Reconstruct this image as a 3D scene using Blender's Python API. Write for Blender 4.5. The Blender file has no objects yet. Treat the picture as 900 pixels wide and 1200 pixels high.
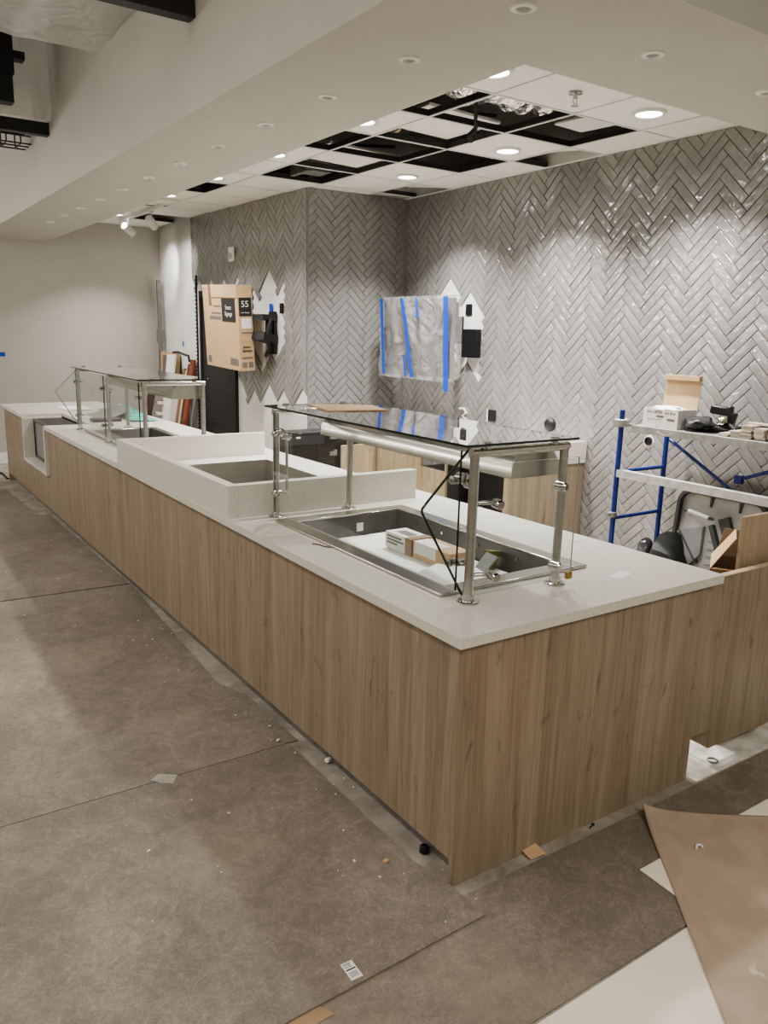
import bpy, bmesh, math, random
from mathutils import Vector, Matrix
random.seed(7)
scn = bpy.context.scene
COL = scn.collection
PI = math.pi

# ------------------------------------------------------------------ camera
F, PITCH, ROLL, YAW, H = 929.66, .2209005, .0257954, .5976201, 1.73
fw = Vector((math.sin(YAW)*math.cos(PITCH), math.cos(YAW)*math.cos(PITCH), -math.sin(PITCH)))
rt = Vector((math.cos(YAW), -math.sin(YAW), 0)); up = rt.cross(fw)
RT = math.cos(ROLL)*rt + math.sin(ROLL)*up; UP = -math.sin(ROLL)*rt + math.cos(ROLL)*up
CAM = Vector((0, 0, H))
cd = bpy.data.cameras.new('camera'); cam = bpy.data.objects.new('camera', cd); COL.objects.link(cam)
cd.sensor_fit = 'VERTICAL'; cd.sensor_height = 24; cd.lens = 24*F/1200; cd.clip_start = .05
m = Matrix((RT, UP, -fw)).transposed().to_4x4(); m.translation = CAM; cam.matrix_world = m
scn.camera = cam
def at(px, py, ax, val):
    d = (px-450)*RT - (py-600)*UP + F*fw
    t = (val-CAM[ax])/d[ax]
    return CAM + t*d

# ------------------------------------------------------------------ materials
def mat(name, col, rough=.6, metal=0., **k):
    m = bpy.data.materials.new(name); m.use_nodes = True
    b = m.node_tree.nodes['Principled BSDF']
    b.inputs['Base Color'].default_value = (*col, 1); b.inputs['Roughness'].default_value = rough
    b.inputs['Metallic'].default_value = metal
    for a, v in k.items(): b.inputs[a.replace('_', ' ')].default_value = v
    return m
def nodes(m): return m.node_tree.nodes, m.node_tree.links, m.node_tree.nodes['Principled BSDF']
def nnode(m, t, **k):
    n = m.node_tree.nodes.new(t)
    for a, v in k.items():
        if a in n.inputs: n.inputs[a].default_value = v
        else: setattr(n, a, v)
    return n
def ramp(m, stops):
    r = m.node_tree.nodes.new('ShaderNodeValToRGB'); e = r.color_ramp.elements
    e[0].position, e[0].color = stops[0][0], (*stops[0][1], 1); e[1].position, e[1].color = stops[1][0], (*stops[1][1], 1)
    for p, c in stops[2:]:
        q = e.new(p); q.color = (*c, 1)
    return r
def noisy(name, c1, c2, scale=8, rough=.6, metal=0., detail=4, bump=0., bscale=60, stretch=(1, 1, 1), dist=0., lo=.35, hi=.65, bdist=.002, **k):
    m = mat(name, c1, rough, metal, **k); N, L, b = nodes(m)
    tc = nnode(m, 'ShaderNodeTexCoord'); mp = nnode(m, 'ShaderNodeMapping'); mp.inputs['Scale'].default_value = stretch
    L.new(tc.outputs['Object'], mp.inputs['Vector'])
    n = nnode(m, 'ShaderNodeTexNoise', Scale=scale, Detail=detail, Roughness=.6, Distortion=dist); L.new(mp.outputs[0], n.inputs['Vector'])
    r = ramp(m, [(lo, c1), (hi, c2)]); L.new(n.outputs['Fac'], r.inputs[0]); L.new(r.outputs[0], b.inputs['Base Color'])
    if bump:
        n2 = nnode(m, 'ShaderNodeTexNoise', Scale=bscale, Detail=3.); L.new(mp.outputs[0], n2.inputs['Vector'])
        bp = nnode(m, 'ShaderNodeBump', Strength=bump, Distance=bdist); L.new(n2.outputs['Fac'], bp.inputs['Height']); L.new(bp.outputs[0], b.inputs['Normal'])
    return m
M = {}
M['paint'] = noisy('wall_paint', (.47, .445, .395), (.495, .47, .42), 3, .7, bump=.05, bscale=180)
M['soffit'] = noisy('soffit_paint', (.52, .495, .44), (.545, .52, .465), 2.5, .65, bump=.04, bscale=150)
M['drywall'] = noisy('bare_drywall', (.74, .73, .70), (.66, .65, .62), 4, .8)
M['act'] = noisy('acoustic_tile', (.90, .88, .83), (.84, .82, .77), 220, .9, lo=.3, hi=.7)
M['white'] = mat('white_plastic', (.8, .79, .76), .35)
M['whitemetal'] = mat('white_metal', (.78, .77, .74), .4)
M['grout'] = mat('dark_tile_joint', (.05, .045, .04), .9)
M['black'] = mat('black_plastic', (.012, .012, .013), .4)
M['blackgloss'] = mat('black_gloss_panel', (.012, .012, .013), .15)
M['blackmetal'] = mat('black_metal', (.02, .02, .02), .45)
M['void'] = mat('dark_deck', (.03, .028, .026), .9)
M['rubber'] = mat('black_rubber', (.02, .02, .02), .7)
M['steel'] = noisy('brushed_stainless', (.42, .405, .37), (.48, .465, .43), 6, .33, 1., stretch=(1, 1, 8))
M['steelh'] = noisy('brushed_stainless_long', (.46, .44, .40), (.60, .58, .53), 6, .2, 1., stretch=(30, .6, 30))
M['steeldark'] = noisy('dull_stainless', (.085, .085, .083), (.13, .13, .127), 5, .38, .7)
M['chrome'] = mat('polished_metal', (.55, .53, .5), .12, 1.)
M['zinc'] = noisy('galvanised_steel', (.27, .265, .25), (.38, .37, .35), 20, .45, .6)
M['railgrey'] = noisy('worn_plank', (.36, .355, .335), (.47, .465, .44), 20, .6)
M['zincdark'] = noisy('grey_steel', (.20, .20, .19), (.28, .275, .26), 14, .5, .5)
M['blue'] = noisy('blue_enamel', (.006, .018, .145), (.010, .028, .19), 30, .35)
M['bluetape'] = mat('blue_masking_tape', (.008, .065, .46), .6)
M['card'] = noisy('corrugated_cardboard', (.47, .32, .18), (.53, .365, .21), 6, .8, stretch=(1, 1, 8))
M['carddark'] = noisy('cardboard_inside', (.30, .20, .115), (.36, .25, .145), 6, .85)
M['cardfloor'] = noisy('floor_cardboard', (.37, .285, .21), (.45, .355, .27), 5, .75, detail=8, bump=.15, bscale=90, dist=.5)
def _spots(m):
    N, L, b = nodes(m); src = b.inputs['Base Color'].links[0].from_socket
    tc = nnode(m, 'ShaderNodeTexCoord'); n = nnode(m, 'ShaderNodeTexNoise', Scale=7., Detail=2., Distortion=.5); L.new(tc.outputs['Object'], n.inputs['Vector'])
    r = ramp(m, [(.70, (0, 0, 0)), (.74, (.7, .7, .7))]); L.new(n.outputs['Fac'], r.inputs[0])
    x = nnode(m, 'ShaderNodeMixRGB'); L.new(r.outputs[0], x.inputs[0]); L.new(src, x.inputs[1]); x.inputs[2].default_value = (.6, .56, .48, 1); L.new(x.outputs[0], b.inputs['Base Color'])
_spots(M['cardfloor'])
M['cardshade'] = noisy('shaded_cardboard', (.17, .11, .065), (.21, .14, .085), 6, .9)  # cardboard colour darkened to hold the shade inside the open box
M['print'] = mat('black_print', (.02, .018, .015), .7)
M['printgrey'] = mat('grey_print', (.16, .14, .12), .7)
M['paper'] = noisy('white_paper', (.78, .77, .74), (.70, .69, .66), 25, .8)
M['papercarton'] = noisy('white_carton', (.66, .64, .60), (.72, .70, .66), 18, .7)
M['brownTape'] = mat('brown_tape', (.25, .16, .09), .4)
M['creamsheet'] = noisy('cream_board', (.84, .78, .66), (.76, .70, .58), 5, .75, detail=8, bump=.1, bscale=40)
M['dust'] = noisy('white_dust', (.74, .72, .66), (.42, .39, .33), 9, .9, detail=8, lo=.45, hi=.72)
M['orange'] = mat('orange_red_paint', (.21, .05, .027), .45)
M['oak'] = noisy('oak_edge', (.55, .43, .30), (.62, .50, .36), 14, .5, stretch=(6, 6, .6))
M['tan'] = noisy('tan_board', (.52, .42, .29), (.45, .35, .23), 9, .7, stretch=(4, 4, .6))
M['beige'] = mat('beige_board', (.50, .46, .40), .7)
M['darkbrown'] = mat('dark_brown_board', (.05, .025, .018), .6)
M['brown'] = mat('brown_board', (.20, .11, .06), .6)
M['greyplastic'] = noisy('pale_grey_plastic', (.40, .40, .39), (.47, .47, .455), 7, .5)
M['midplastic'] = noisy('mid_grey_plastic', (.20, .205, .205), (.26, .265, .26), 7, .5)
M['darkplastic'] = noisy('dark_grey_plastic', (.045, .047, .048), (.07, .072, .072), 7, .5)
M['teal'] = mat('teal_film', (.09, .46, .38), .2, Transmission_Weight=.2)
M['tileedge'] = noisy('tile_biscuit', (.42, .36, .29), (.50, .44, .36), 40, .7)
M['yellow'] = mat('yellow_plastic', (.13, .12, .02), .5)
M['brass'] = mat('brass_clip', (.35, .22, .08), .35, .8)
M['screen'] = mat('dark_screen', (.11, .108, .104), .25)
M['lens'] = mat('lit_lens', (.9, .9, .9), .4, Emission_Color=(.93, .96, 1., 1), Emission_Strength=9)
M['puck'] = mat('puck_lens', (.30, .28, .24), .4)
M['glassdark'] = mat('dark_glass', (.06, .06, .065), .06)
M['greyglass'] = mat('grey_glass', (.20, .205, .21), .1)
M['glassedge'] = mat('polished_glass_edge', (.010, .016, .014), .12)
M['glassedgelight'] = mat('pale_glass_edge', (.30, .34, .32), .12)
def thin_glass(name, tint, refl=.9, haze=0., pwr=3.6):
    m = bpy.data.materials.new(name); m.use_nodes = True; N, L = m.node_tree.nodes, m.node_tree.links
    N.remove(N['Principled BSDF']); out = N['Material Output']
    t = nnode(m, 'ShaderNodeBsdfTransparent'); t.inputs[0].default_value = (*tint, 1)
    g = nnode(m, 'ShaderNodeBsdfGlossy', Roughness=.01 if not haze else .16); g.inputs[0].default_value = (refl, refl, refl, 1)
    lw = nnode(m, 'ShaderNodeLayerWeight', Blend=.5); pw = nnode(m, 'ShaderNodeMath', operation='POWER'); pw.inputs[1].default_value = pwr
    ml = nnode(m, 'ShaderNodeMath', operation='MULTIPLY_ADD'); ml.inputs[1].default_value = .9; ml.inputs[2].default_value = .06
    L.new(lw.outputs['Facing'], pw.inputs[0]); L.new(pw.outputs[0], ml.inputs[0]); mx = nnode(m, 'ShaderNodeMixShader')
    L.new(ml.outputs[0], mx.inputs[0]); L.new(t.outputs[0], mx.inputs[1]); L.new(g.outputs[0], mx.inputs[2])
    last = mx
    if haze:
        d = nnode(m, 'ShaderNodeBsdfPrincipled'); d.inputs['Base Color'].default_value = (.78, .77, .74, 1); d.inputs['Roughness'].default_value = .3
        tc = nnode(m, 'ShaderNodeTexCoord'); n = nnode(m, 'ShaderNodeTexNoise', Scale=4., Detail=4., Distortion=1.5); L.new(tc.outputs['Object'], n.inputs['Vector'])
        bp = nnode(m, 'ShaderNodeBump', Strength=.9, Distance=.04); L.new(n.outputs['Fac'], bp.inputs['Height']); L.new(bp.outputs[0], d.inputs['Normal']); L.new(bp.outputs[0], g.inputs['Normal'])
        mm = nnode(m, 'ShaderNodeMixShader'); mm.inputs[0].default_value = haze
        L.new(mx.outputs[0], mm.inputs[1]); L.new(d.outputs[0], mm.inputs[2]); last = mm
    L.new(last.outputs[0], out.inputs[0]); return m
M['glass'] = thin_glass('clear_glass', (.93, .96, .945))
M['glasstop'] = thin_glass('clear_top_glass', (.90, .935, .915), .95, 0., 1.7)
M['plastic'] = thin_glass('plastic_film', (.95, .94, .92), .8, .55)
M['plasticwrap'] = thin_glass('tv_plastic_film', (.97, .96, .95), .9, .22)

def wood(name, c1, c2, c3):
    m = mat(name, c1, .45); N, L, b = nodes(m)
    tc = nnode(m, 'ShaderNodeTexCoord'); mp = nnode(m, 'ShaderNodeMapping'); mp.inputs['Scale'].default_value = (1, 1, .045); L.new(tc.outputs['Object'], mp.inputs['Vector'])
    n = nnode(m, 'ShaderNodeTexNoise', Scale=17., Detail=7., Roughness=.68, Distortion=.8); L.new(mp.outputs[0], n.inputs['Vector'])
    r = ramp(m, [(.30, c2), (.5, c1), (.7, c3)]); L.new(n.outputs['Fac'], r.inputs[0])
    mp2 = nnode(m, 'ShaderNodeMapping'); mp2.inputs['Scale'].default_value = (1, 1, .02); L.new(tc.outputs['Object'], mp2.inputs['Vector'])
    n2 = nnode(m, 'ShaderNodeTexNoise', Scale=110., Detail=4., Roughness=.7); L.new(mp2.outputs[0], n2.inputs['Vector'])
    r2 = ramp(m, [(.33, (.70, .69, .67)), (.6, (1, 1, 1))]); L.new(n2.outputs['Fac'], r2.inputs[0])
    mp3 = nnode(m, 'ShaderNodeMapping'); mp3.inputs['Scale'].default_value = (1, 1, .25); L.new(tc.outputs['Object'], mp3.inputs['Vector'])
    n3 = nnode(m, 'ShaderNodeTexNoise', Scale=11., Detail=4., Distortion=2.5); L.new(mp3.outputs[0], n3.inputs['Vector'])
    r3 = ramp(m, [(.29, (.52, .49, .45)), (.38, (1, 1, 1))]); L.new(n3.outputs['Fac'], r3.inputs[0])
    a = nnode(m, 'ShaderNodeMixRGB', blend_type='MULTIPLY'); a.inputs[0].default_value = .75; L.new(r.outputs[0], a.inputs[1]); L.new(r2.outputs[0], a.inputs[2])
    a2 = nnode(m, 'ShaderNodeMixRGB', blend_type='MULTIPLY'); a2.inputs[0].default_value = .7; L.new(a.outputs[0], a2.inputs[1]); L.new(r3.outputs[0], a2.inputs[2])
    L.new(a2.outputs[0], b.inputs['Base Color'])
    bp = nnode(m, 'ShaderNodeBump', Strength=.12, Distance=.001); L.new(n2.outputs['Fac'], bp.inputs['Height']); L.new(bp.outputs[0], b.inputs['Normal'])
    return m
M['wood'] = wood('grey_oak_laminate', (.29, .226, .158), (.215, .160, .106), (.36, .290, .213))
M['wood2'] = wood('light_oak_laminate', (.42, .325, .215), (.33, .245, .155), (.50, .40, .28))

def quartz():
    m = mat('white_quartz', (.80, .78, .74), .22); N, L, b = nodes(m)
    tc = nnode(m, 'ShaderNodeTexCoord'); n = nnode(m, 'ShaderNodeTexNoise', Scale=260., Detail=2.); L.new(tc.outputs['Object'], n.inputs['Vector'])
    r = ramp(m, [(.36, (.51, .48, .42)), (.46, (.60, .57, .51)), (.7, (.65, .62, .565))]); L.new(n.outputs['Fac'], r.inputs[0]); L.new(r.outputs[0], b.inputs['Base Color'])
    n2 = nnode(m, 'ShaderNodeTexNoise', Scale=4., Detail=5.); L.new(tc.outputs['Object'], n2.inputs['Vector'])
    r2 = ramp(m, [(.35, (.22, .22, .22)), (.7, (.27, .27, .27))]); L.new(n2.outputs['Fac'], r2.inputs[0]); L.new(r2.outputs[0], b.inputs['Roughness'])
    return m
M['quartz'] = quartz()
def tile_mat():
    m = mat('glazed_grey_tile', (.3, .28, .26), .1); N, L, b = nodes(m)
    at_ = nnode(m, 'ShaderNodeAttribute', attribute_name='tint')
    tc = nnode(m, 'ShaderNodeTexCoord')
    n = nnode(m, 'ShaderNodeTexNoise', Scale=30., Detail=4.); L.new(tc.outputs['Object'], n.inputs['Vector'])
    r = ramp(m, [(.3, (.225, .218, .207)), (.7, (.275, .267, .255))]); L.new(n.outputs['Fac'], r.inputs[0])
    mx = nnode(m, 'ShaderNodeMixRGB', blend_type='MULTIPLY'); mx.inputs[0].default_value = 1; L.new(r.outputs[0], mx.inputs[1]); L.new(at_.outputs['Color'], mx.inputs[2])
    L.new(mx.outputs[0], b.inputs['Base Color'])
    n2 = nnode(m, 'ShaderNodeTexNoise', Scale=17., Detail=1.5, Roughness=.5); L.new(tc.outputs['Object'], n2.inputs['Vector'])
    bp = nnode(m, 'ShaderNodeBump', Strength=.8, Distance=.011); L.new(n2.outputs['Fac'], bp.inputs['Height'])
    b.inputs['Roughness'].default_value = .35; b.inputs['Specular IOR Level'].default_value = .3; b.inputs['Coat Weight'].default_value = 1.; b.inputs['Coat Roughness'].default_value = .035; b.inputs['Coat IOR'].default_value = 1.75; L.new(bp.outputs[0], b.inputs['Coat Normal'])
    return m
M['tile'] = tile_mat()
def hardboard():
    m = mat('scuffed_hardboard', (.2, .17, .14), .62); N, L, b = nodes(m)
    tc = nnode(m, 'ShaderNodeTexCoord')
    n1 = nnode(m, 'ShaderNodeTexNoise', Scale=1.3, Detail=6., Roughness=.6, Distortion=.6); L.new(tc.outputs['Object'], n1.inputs['Vector'])
    r1 = ramp(m, [(.3, (.160, .135, .110)), (.5, (.196, .167, .138)), (.72, (.255, .222, .185))]); L.new(n1.outputs['Fac'], r1.inputs[0])
    n2 = nnode(m, 'ShaderNodeTexNoise', Scale=7., Detail=9., Roughness=.72, Distortion=1.2); L.new(tc.outputs['Object'], n2.inputs['Vector'])
    r2 = ramp(m, [(.3, (.80, .79, .78)), (.5, (1, 1, 1)), (.66, (1.22, 1.21, 1.19))]); L.new(n2.outputs['Fac'], r2.inputs[0])
    n3 = nnode(m, 'ShaderNodeTexNoise', Scale=130., Detail=3., Roughness=.7, Distortion=1.); L.new(tc.outputs['Object'], n3.inputs['Vector'])
    r3 = ramp(m, [(.3, (.72, .72, .72)), (.7, (1.28, 1.28, 1.27))]); L.new(n3.outputs['Fac'], r3.inputs[0])
    a = nnode(m, 'ShaderNodeMixRGB', blend_type='MULTIPLY'); a.inputs[0].default_value = .85; L.new(r1.outputs[0], a.inputs[1]); L.new(r2.outputs[0], a.inputs[2])
    c = nnode(m, 'ShaderNodeMixRGB', blend_type='MULTIPLY'); c.inputs[0].default_value = .8; L.new(a.outputs[0], c.inputs[1]); L.new(r3.outputs[0], c.inputs[2])
    nr = nnode(m, 'ShaderNodeTexNoise', Scale=9., Detail=5., Roughness=.55, Distortion=1.6); L.new(tc.outputs['Object'], nr.inputs['Vector'])
    sb = nnode(m, 'ShaderNodeMath', operation='SUBTRACT'); sb.inputs[1].default_value = .5; ab = nnode(m, 'ShaderNodeMath', operation='ABSOLUTE'); L.new(nr.outputs['Fac'], sb.inputs[0]); L.new(sb.outputs[0], ab.inputs[0])
    rr = ramp(m, [(.0, (1.55, 1.53, 1.48)), (.022, (1, 1, 1)), (.13, (.93, .93, .92)), (.2, (.80, .79, .78))]); L.new(ab.outputs[0], rr.inputs[0])
    cr = nnode(m, 'ShaderNodeMixRGB', blend_type='MULTIPLY'); cr.inputs[0].default_value = .42; L.new(c.outputs[0], cr.inputs[1]); L.new(rr.outputs[0], cr.inputs[2]); c = cr
    # pale dust patches
    n4 = nnode(m, 'ShaderNodeTexNoise', Scale=.9, Detail=8., Roughness=.7); mp = nnode(m, 'ShaderNodeMapping'); mp.inputs['Location'].default_value = (3.1, 1.7, 0)
    L.new(tc.outputs['Object'], mp.inputs[0]); L.new(mp.outputs[0], n4.inputs['Vector'])
    r4 = ramp(m, [(.53, (0, 0, 0)), (.72, (.6, .6, .6))]); L.new(n4.outputs['Fac'], r4.inputs[0])
    d = nnode(m, 'ShaderNodeMixRGB'); L.new(r4.outputs[0], d.inputs[0]); L.new(c.outputs[0], d.inputs[1]); d.inputs[2].default_value = (.34, .295, .22, 1)
    L.new(d.outputs[0], b.inputs['Base Color'])
    bp = nnode(m, 'ShaderNodeBump', Strength=.25, Distance=.002); L.new(n2.outputs['Fac'], bp.inputs['Height']); L.new(bp.outputs[0], b.inputs['Normal'])
    return m
M['hardboard'] = hardboard()
def concrete():
    m = mat('pale_dusty_floor', (.6, .56, .48), .7); N, L, b = nodes(m)
    tc = nnode(m, 'ShaderNodeTexCoord')
    n1 = nnode(m, 'ShaderNodeTexNoise', Scale=5., Detail=8., Roughness=.65, Distortion=.6); L.new(tc.outputs['Object'], n1.inputs['Vector'])
    r1 = ramp(m, [(.3, (.20, .17, .135)), (.5, (.30, .265, .215)), (.7, (.44, .40, .34))]); L.new(n1.outputs['Fac'], r1.inputs[0]); L.new(r1.outputs[0], b.inputs['Base Color'])
    n2 = nnode(m, 'ShaderNodeTexNoise', Scale=90., Detail=4.); L.new(tc.outputs['Object'], n2.inputs['Vector'])
    bp = nnode(m, 'ShaderNodeBump', Strength=.3, Distance=.003); L.new(n2.outputs['Fac'], bp.inputs['Height']); L.new(bp.outputs[0], b.inputs['Normal'])
    return m
M['concrete'] = concrete()
M['foil'] = noisy('foil_duct', (.6, .59, .57), (.85, .84, .81), 12, .22, .95, bump=1., bscale=14, bdist=.05)

# ------------------------------------------------------------------ geometry helpers (world coordinates)
class MB:
    def __init__(s): s.bm = bmesh.new(); s.mi = 0
    def face(s, vs):
        try:
            f = s.bm.faces.new(vs); f.material_index = s.mi; return f
        except ValueError: return None
    def poly(s, pts): return s.face([s.bm.verts.new(p) for p in pts])
    def hexa(s, p):  # 8 points: bottom ring 0-3, top ring 4-7
        v = [s.bm.verts.new(q) for q in p]
        for f in ((3, 2, 1, 0), (4, 5, 6, 7), (0, 1, 5, 4), (1, 2, 6, 5), (2, 3, 7, 6), (3, 0, 4, 7)): s.face([v[i] for i in f])
        return s
    def box(s, x0, x1, y0, y1, z0, z1):
        return s.hexa([(x0, y0, z0), (x1, y0, z0), (x1, y1, z0), (x0, y1, z0), (x0, y0, z1), (x1, y0, z1), (x1, y1, z1), (x0, y1, z1)])
    def obox(s, c, size, rot=(0, 0, 0)):
        R = Matrix.Rotation(rot[2], 3, 'Z') @ Matrix.Rotation(rot[1], 3, 'Y') @ Matrix.Rotation(rot[0], 3, 'X'); c = Vector(c); a, b, d = [q/2 for q in size]
        return s.hexa([c + R @ Vector(q) for q in ((-a, -b, -d), (a, -b, -d), (a, b, -d), (-a, b, -d), (-a, -b, d), (a, -b, d), (a, b, d), (-a, b, d))])
    def prism(s, pts, vec):
        vec = Vector(vec); a = [s.bm.verts.new(p) for p in pts]; b = [s.bm.verts.new(Vector(p)+vec) for p in pts]; n = len(a)
        s.face(a[::-1]); s.face(b)
        for i in range(n): s.face([a[i], a[(i+1) % n], b[(i+1) % n], b[i]])
        return s
    def ring(s, c, ax, r, n):
        ax = Vector(ax).normalized(); t = Vector((0, 0, 1)) if abs(ax.z) < .9 else Vector((1, 0, 0))
        u = ax.cross(t).normalized(); w = ax.cross(u); c = Vector(c)
        return [s.bm.verts.new(c + r*(math.cos(2*PI*i/n)*u + math.sin(2*PI*i/n)*w)) for i in range(n)]
    def loft(s, rings, cap=True):
        n = len(rings[0])
        for a, b in zip(rings, rings[1:]):
            for i in range(n):
                f = s.face([a[i], a[(i+1) % n], b[(i+1) % n], b[i]])
                if f: f.smooth = True
        if cap: s.face(rings[0][::-1]); s.face(rings[-1])
    def cyl(s, p0, p1, r, n=16, r1=None):
        p0, p1 = Vector(p0), Vector(p1); ax = p1-p0
        s.loft([s.ring(p0, ax, r, n), s.ring(p1, ax, r if r1 is None else r1, n)]); return s
    def lathe(s, c, prof, ax=(0, 0, 1), n=24, cap=True):
        ax = Vector(ax).normalized(); c = Vector(c)
        s.loft([s.ring(c+ax*h, ax, max(r, 1e-4), n) for r, h in prof], cap); return s
    def tube(s, pts, r, n=10):
        pts = [Vector(p) for p in pts]; R = []
        prev = None
        for i, p in enumerate(pts):
            d = (pts[min(i+1, len(pts)-1)] - pts[max(i-1, 0)]).normalized()
            if prev is None:
                t = Vector((0, 0, 1)) if abs(d.z) < .9 else Vector((1, 0, 0)); u = d.cross(t).normalized()
            else: u = (prev - d*prev.dot(d)).normalized()
            prev = u; w = d.cross(u)
            R.append([s.bm.verts.new(p + r*(math.cos(2*PI*k/n)*u + math.sin(2*PI*k/n)*w)) for k in range(n)])
        s.loft(R); return s
    def blob(s, c, size, seed=0, amp=.15, sub=3, rot=0.):
        from mathutils import noise
        t = bmesh.new(); bmesh.ops.create_icosphere(t, subdivisions=sub, radius=1)
        Rz = Matrix.Rotation(rot, 3, 'Z'); mp = {}
        for v in t.verts:
            k = 1 + amp*noise.noise(v.co*1.7 + Vector((seed*3.1, seed, 0)))
            q = Vector((v.co.x*size[0]*k, v.co.y*size[1]*k, v.co.z*size[2]*k)); mp[v] = s.bm.verts.new(Vector(c) + Rz @ q)
        for f in t.faces:
            g = s.face([mp[v] for v in f.verts])
            if g: g.smooth = True
        t.free(); return s
OFF = {}
def finish(name, mb, mats, parent=None, loc=None, bevel=0., solid=0.):
    me = bpy.data.meshes.new(name); bm = mb.bm
    bmesh.ops.recalc_face_normals(bm, faces=bm.faces[:])
    off = OFF[parent.name] if parent else Vector(loc)
    for v in bm.verts: v.co -= off
    bm.to_mesh(me); bm.free(); me.set_sharp_from_angle(angle=.7)
    for q in (mats if isinstance(mats, (list, tuple)) else [mats]): me.materials.append(M[q] if isinstance(q, str) else q)
    o = bpy.data.objects.new(name, me); COL.objects.link(o)
    if parent: o.parent = parent
    else: o.location = off
    OFF[o.name] = Vector(off)
    if bevel:
        b = o.modifiers.new('bevel', 'BEVEL'); b.width = bevel; b.segments = 2; b.limit_method = 'ANGLE'
    return o
def base_of(mb):
    xs = [v.co for v in mb.bm.verts]
    return Vector(((min(p.x for p in xs)+max(p.x for p in xs))/2, (min(p.y for p in xs)+max(p.y for p in xs))/2, min(p.z for p in xs)))
def tag(o, label, cat, group=None, kind=None):
    if label: o['label'] = label
    if cat: o['category'] = cat
    if group: o['group'] = group
    if kind: o['kind'] = kind
    return o
def thing(name, label, cat, loc, group=None):
    o = bpy.data.objects.new(name, None); COL.objects.link(o); o.location = loc; o.empty_display_size = .05
    OFF[o.name] = Vector(loc); return tag(o, label, cat, group)
def part(name, mb, mats, parent, label=None, bevel=0.):
    o = finish(name, mb, mats, parent, None, bevel)
    if label: o['label'] = label
    return o
def single(name, mb, mats, label, cat, group=None, bevel=0., kind=None):
    return tag(finish(name, mb, mats, None, base_of(mb), bevel), label, cat, group, kind)
def struct(name, mb, mats, label=None, cat=None, bevel=0.):
    return tag(finish(name, mb, mats, None, base_of(mb), bevel), label, cat, None, 'structure')
def dup(root, loc, label=None):
    r = root.copy(); COL.objects.link(r); r.location = loc; OFF[r.name] = Vector(loc)
    if label: r['label'] = label
    for ch in list(root.children):
        c = ch.copy(); COL.objects.link(c); c.parent = r
        for g in list(ch.children):
            d = g.copy(); COL.objects.link(d); d.parent = c
    return r
def text_mesh(s, size, origin, udir, vdir, name, mt, parent, ext=.0005, align='CENTER', bold=0.):
    cu = bpy.data.curves.new(name, 'FONT'); cu.body = s; cu.size = size; cu.align_x = align; cu.align_y = 'CENTER'; cu.extrude = ext; cu.offset = bold
    t = bpy.data.objects.new('tmp', cu); COL.objects.link(t)
    me = bpy.data.meshes.new_from_object(t.evaluated_get(bpy.context.evaluated_depsgraph_get()))
    bpy.data.objects.remove(t); bpy.data.curves.remove(cu)
    u = Vector(udir).normalized(); v = Vector(vdir).normalized(); n = u.cross(v); off = OFF[parent.name]
    mx = Matrix((u, v, n)).transposed()
    for q in me.vertices: q.co = mx @ q.co + Vector(origin) - off
    me.materials.clear(); me.materials.append(M[mt])
    o = bpy.data.objects.new(name, me); COL.objects.link(o); o.parent = parent; OFF[o.name] = off
    return o
ORD = ['nearest', 'second', 'third', 'fourth', 'fifth', 'sixth', 'seventh', 'eighth', 'ninth', 'tenth', 'eleventh', 'twelfth']

# ------------------------------------------------------------------ room shell
ZA, ZS, ZD = 3.02, 2.73, 4.2      # lay-in ceiling, soffit underside, deck
YE = 10.936
def w1x(y): return 4.673 + (y-3.177)*.0288
mb = MB(); mb.box(-3.2, 5.6, -3.2, YE+.2, -.12, 0); struct('floor', mb, 'concrete', 'pale dusty bare floor under the protection boards', 'floor')
mb = MB(); mb.box(-3.2, 5.6, -3.2, YE+.2, ZD, ZD+.1); struct('ceiling', mb, 'void')
mb = MB(); mb.prism([(w1x(-3.2), -3.2, 0), (5.6, -3.2, 0), (5.6, 6.79, 0), (w1x(6.79), 6.79, 0)], (0, 0, ZD)); W1 = struct('wall_right', mb, 'drywall', 'long right wall behind the scaffold', 'wall')
mb = MB(); mb.prism([(3.712, 6.824, 0), (w1x(6.75)+.02, 6.756, 0), (5.6, 6.8, 0), (5.6, 7.0, 0), (3.712, 7.0, 0)], (0, 0, ZD)); WB = struct('wall_rear', mb, 'drywall', 'short rear wall at the inside corner', 'wall')
mb = MB(); mb.prism([(3.712, 6.83, 0), (4.1, 6.83, 0), (4.1, YE, 0), (3.70, YE, 0), (3.642, 9.589, 0)], (0, 0, ZD)); W2 = struct('wall_passage', mb, 'drywall', 'wall with the black door and boxed screen', 'wall')
mb = MB(); mb.box(-3.2, 5.6, YE, YE+.2, 0, ZD); struct('wall_far', mb, 'paint')
mb = MB(); mb.box(-3.2, -3.0, -3.2, YE, 0, ZD); struct('wall_left', mb, 'paint')
mb = MB(); mb.box(-3.2, 5.6, -3.2, -3.0, 0, ZD); struct('wall_near', mb, 'paint')
mb = MB(); mb.box(-3.0, 3.69, YE-.015, YE, 0, .14); struct('baseboard_far', mb, 'white', bevel=.004)

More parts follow.
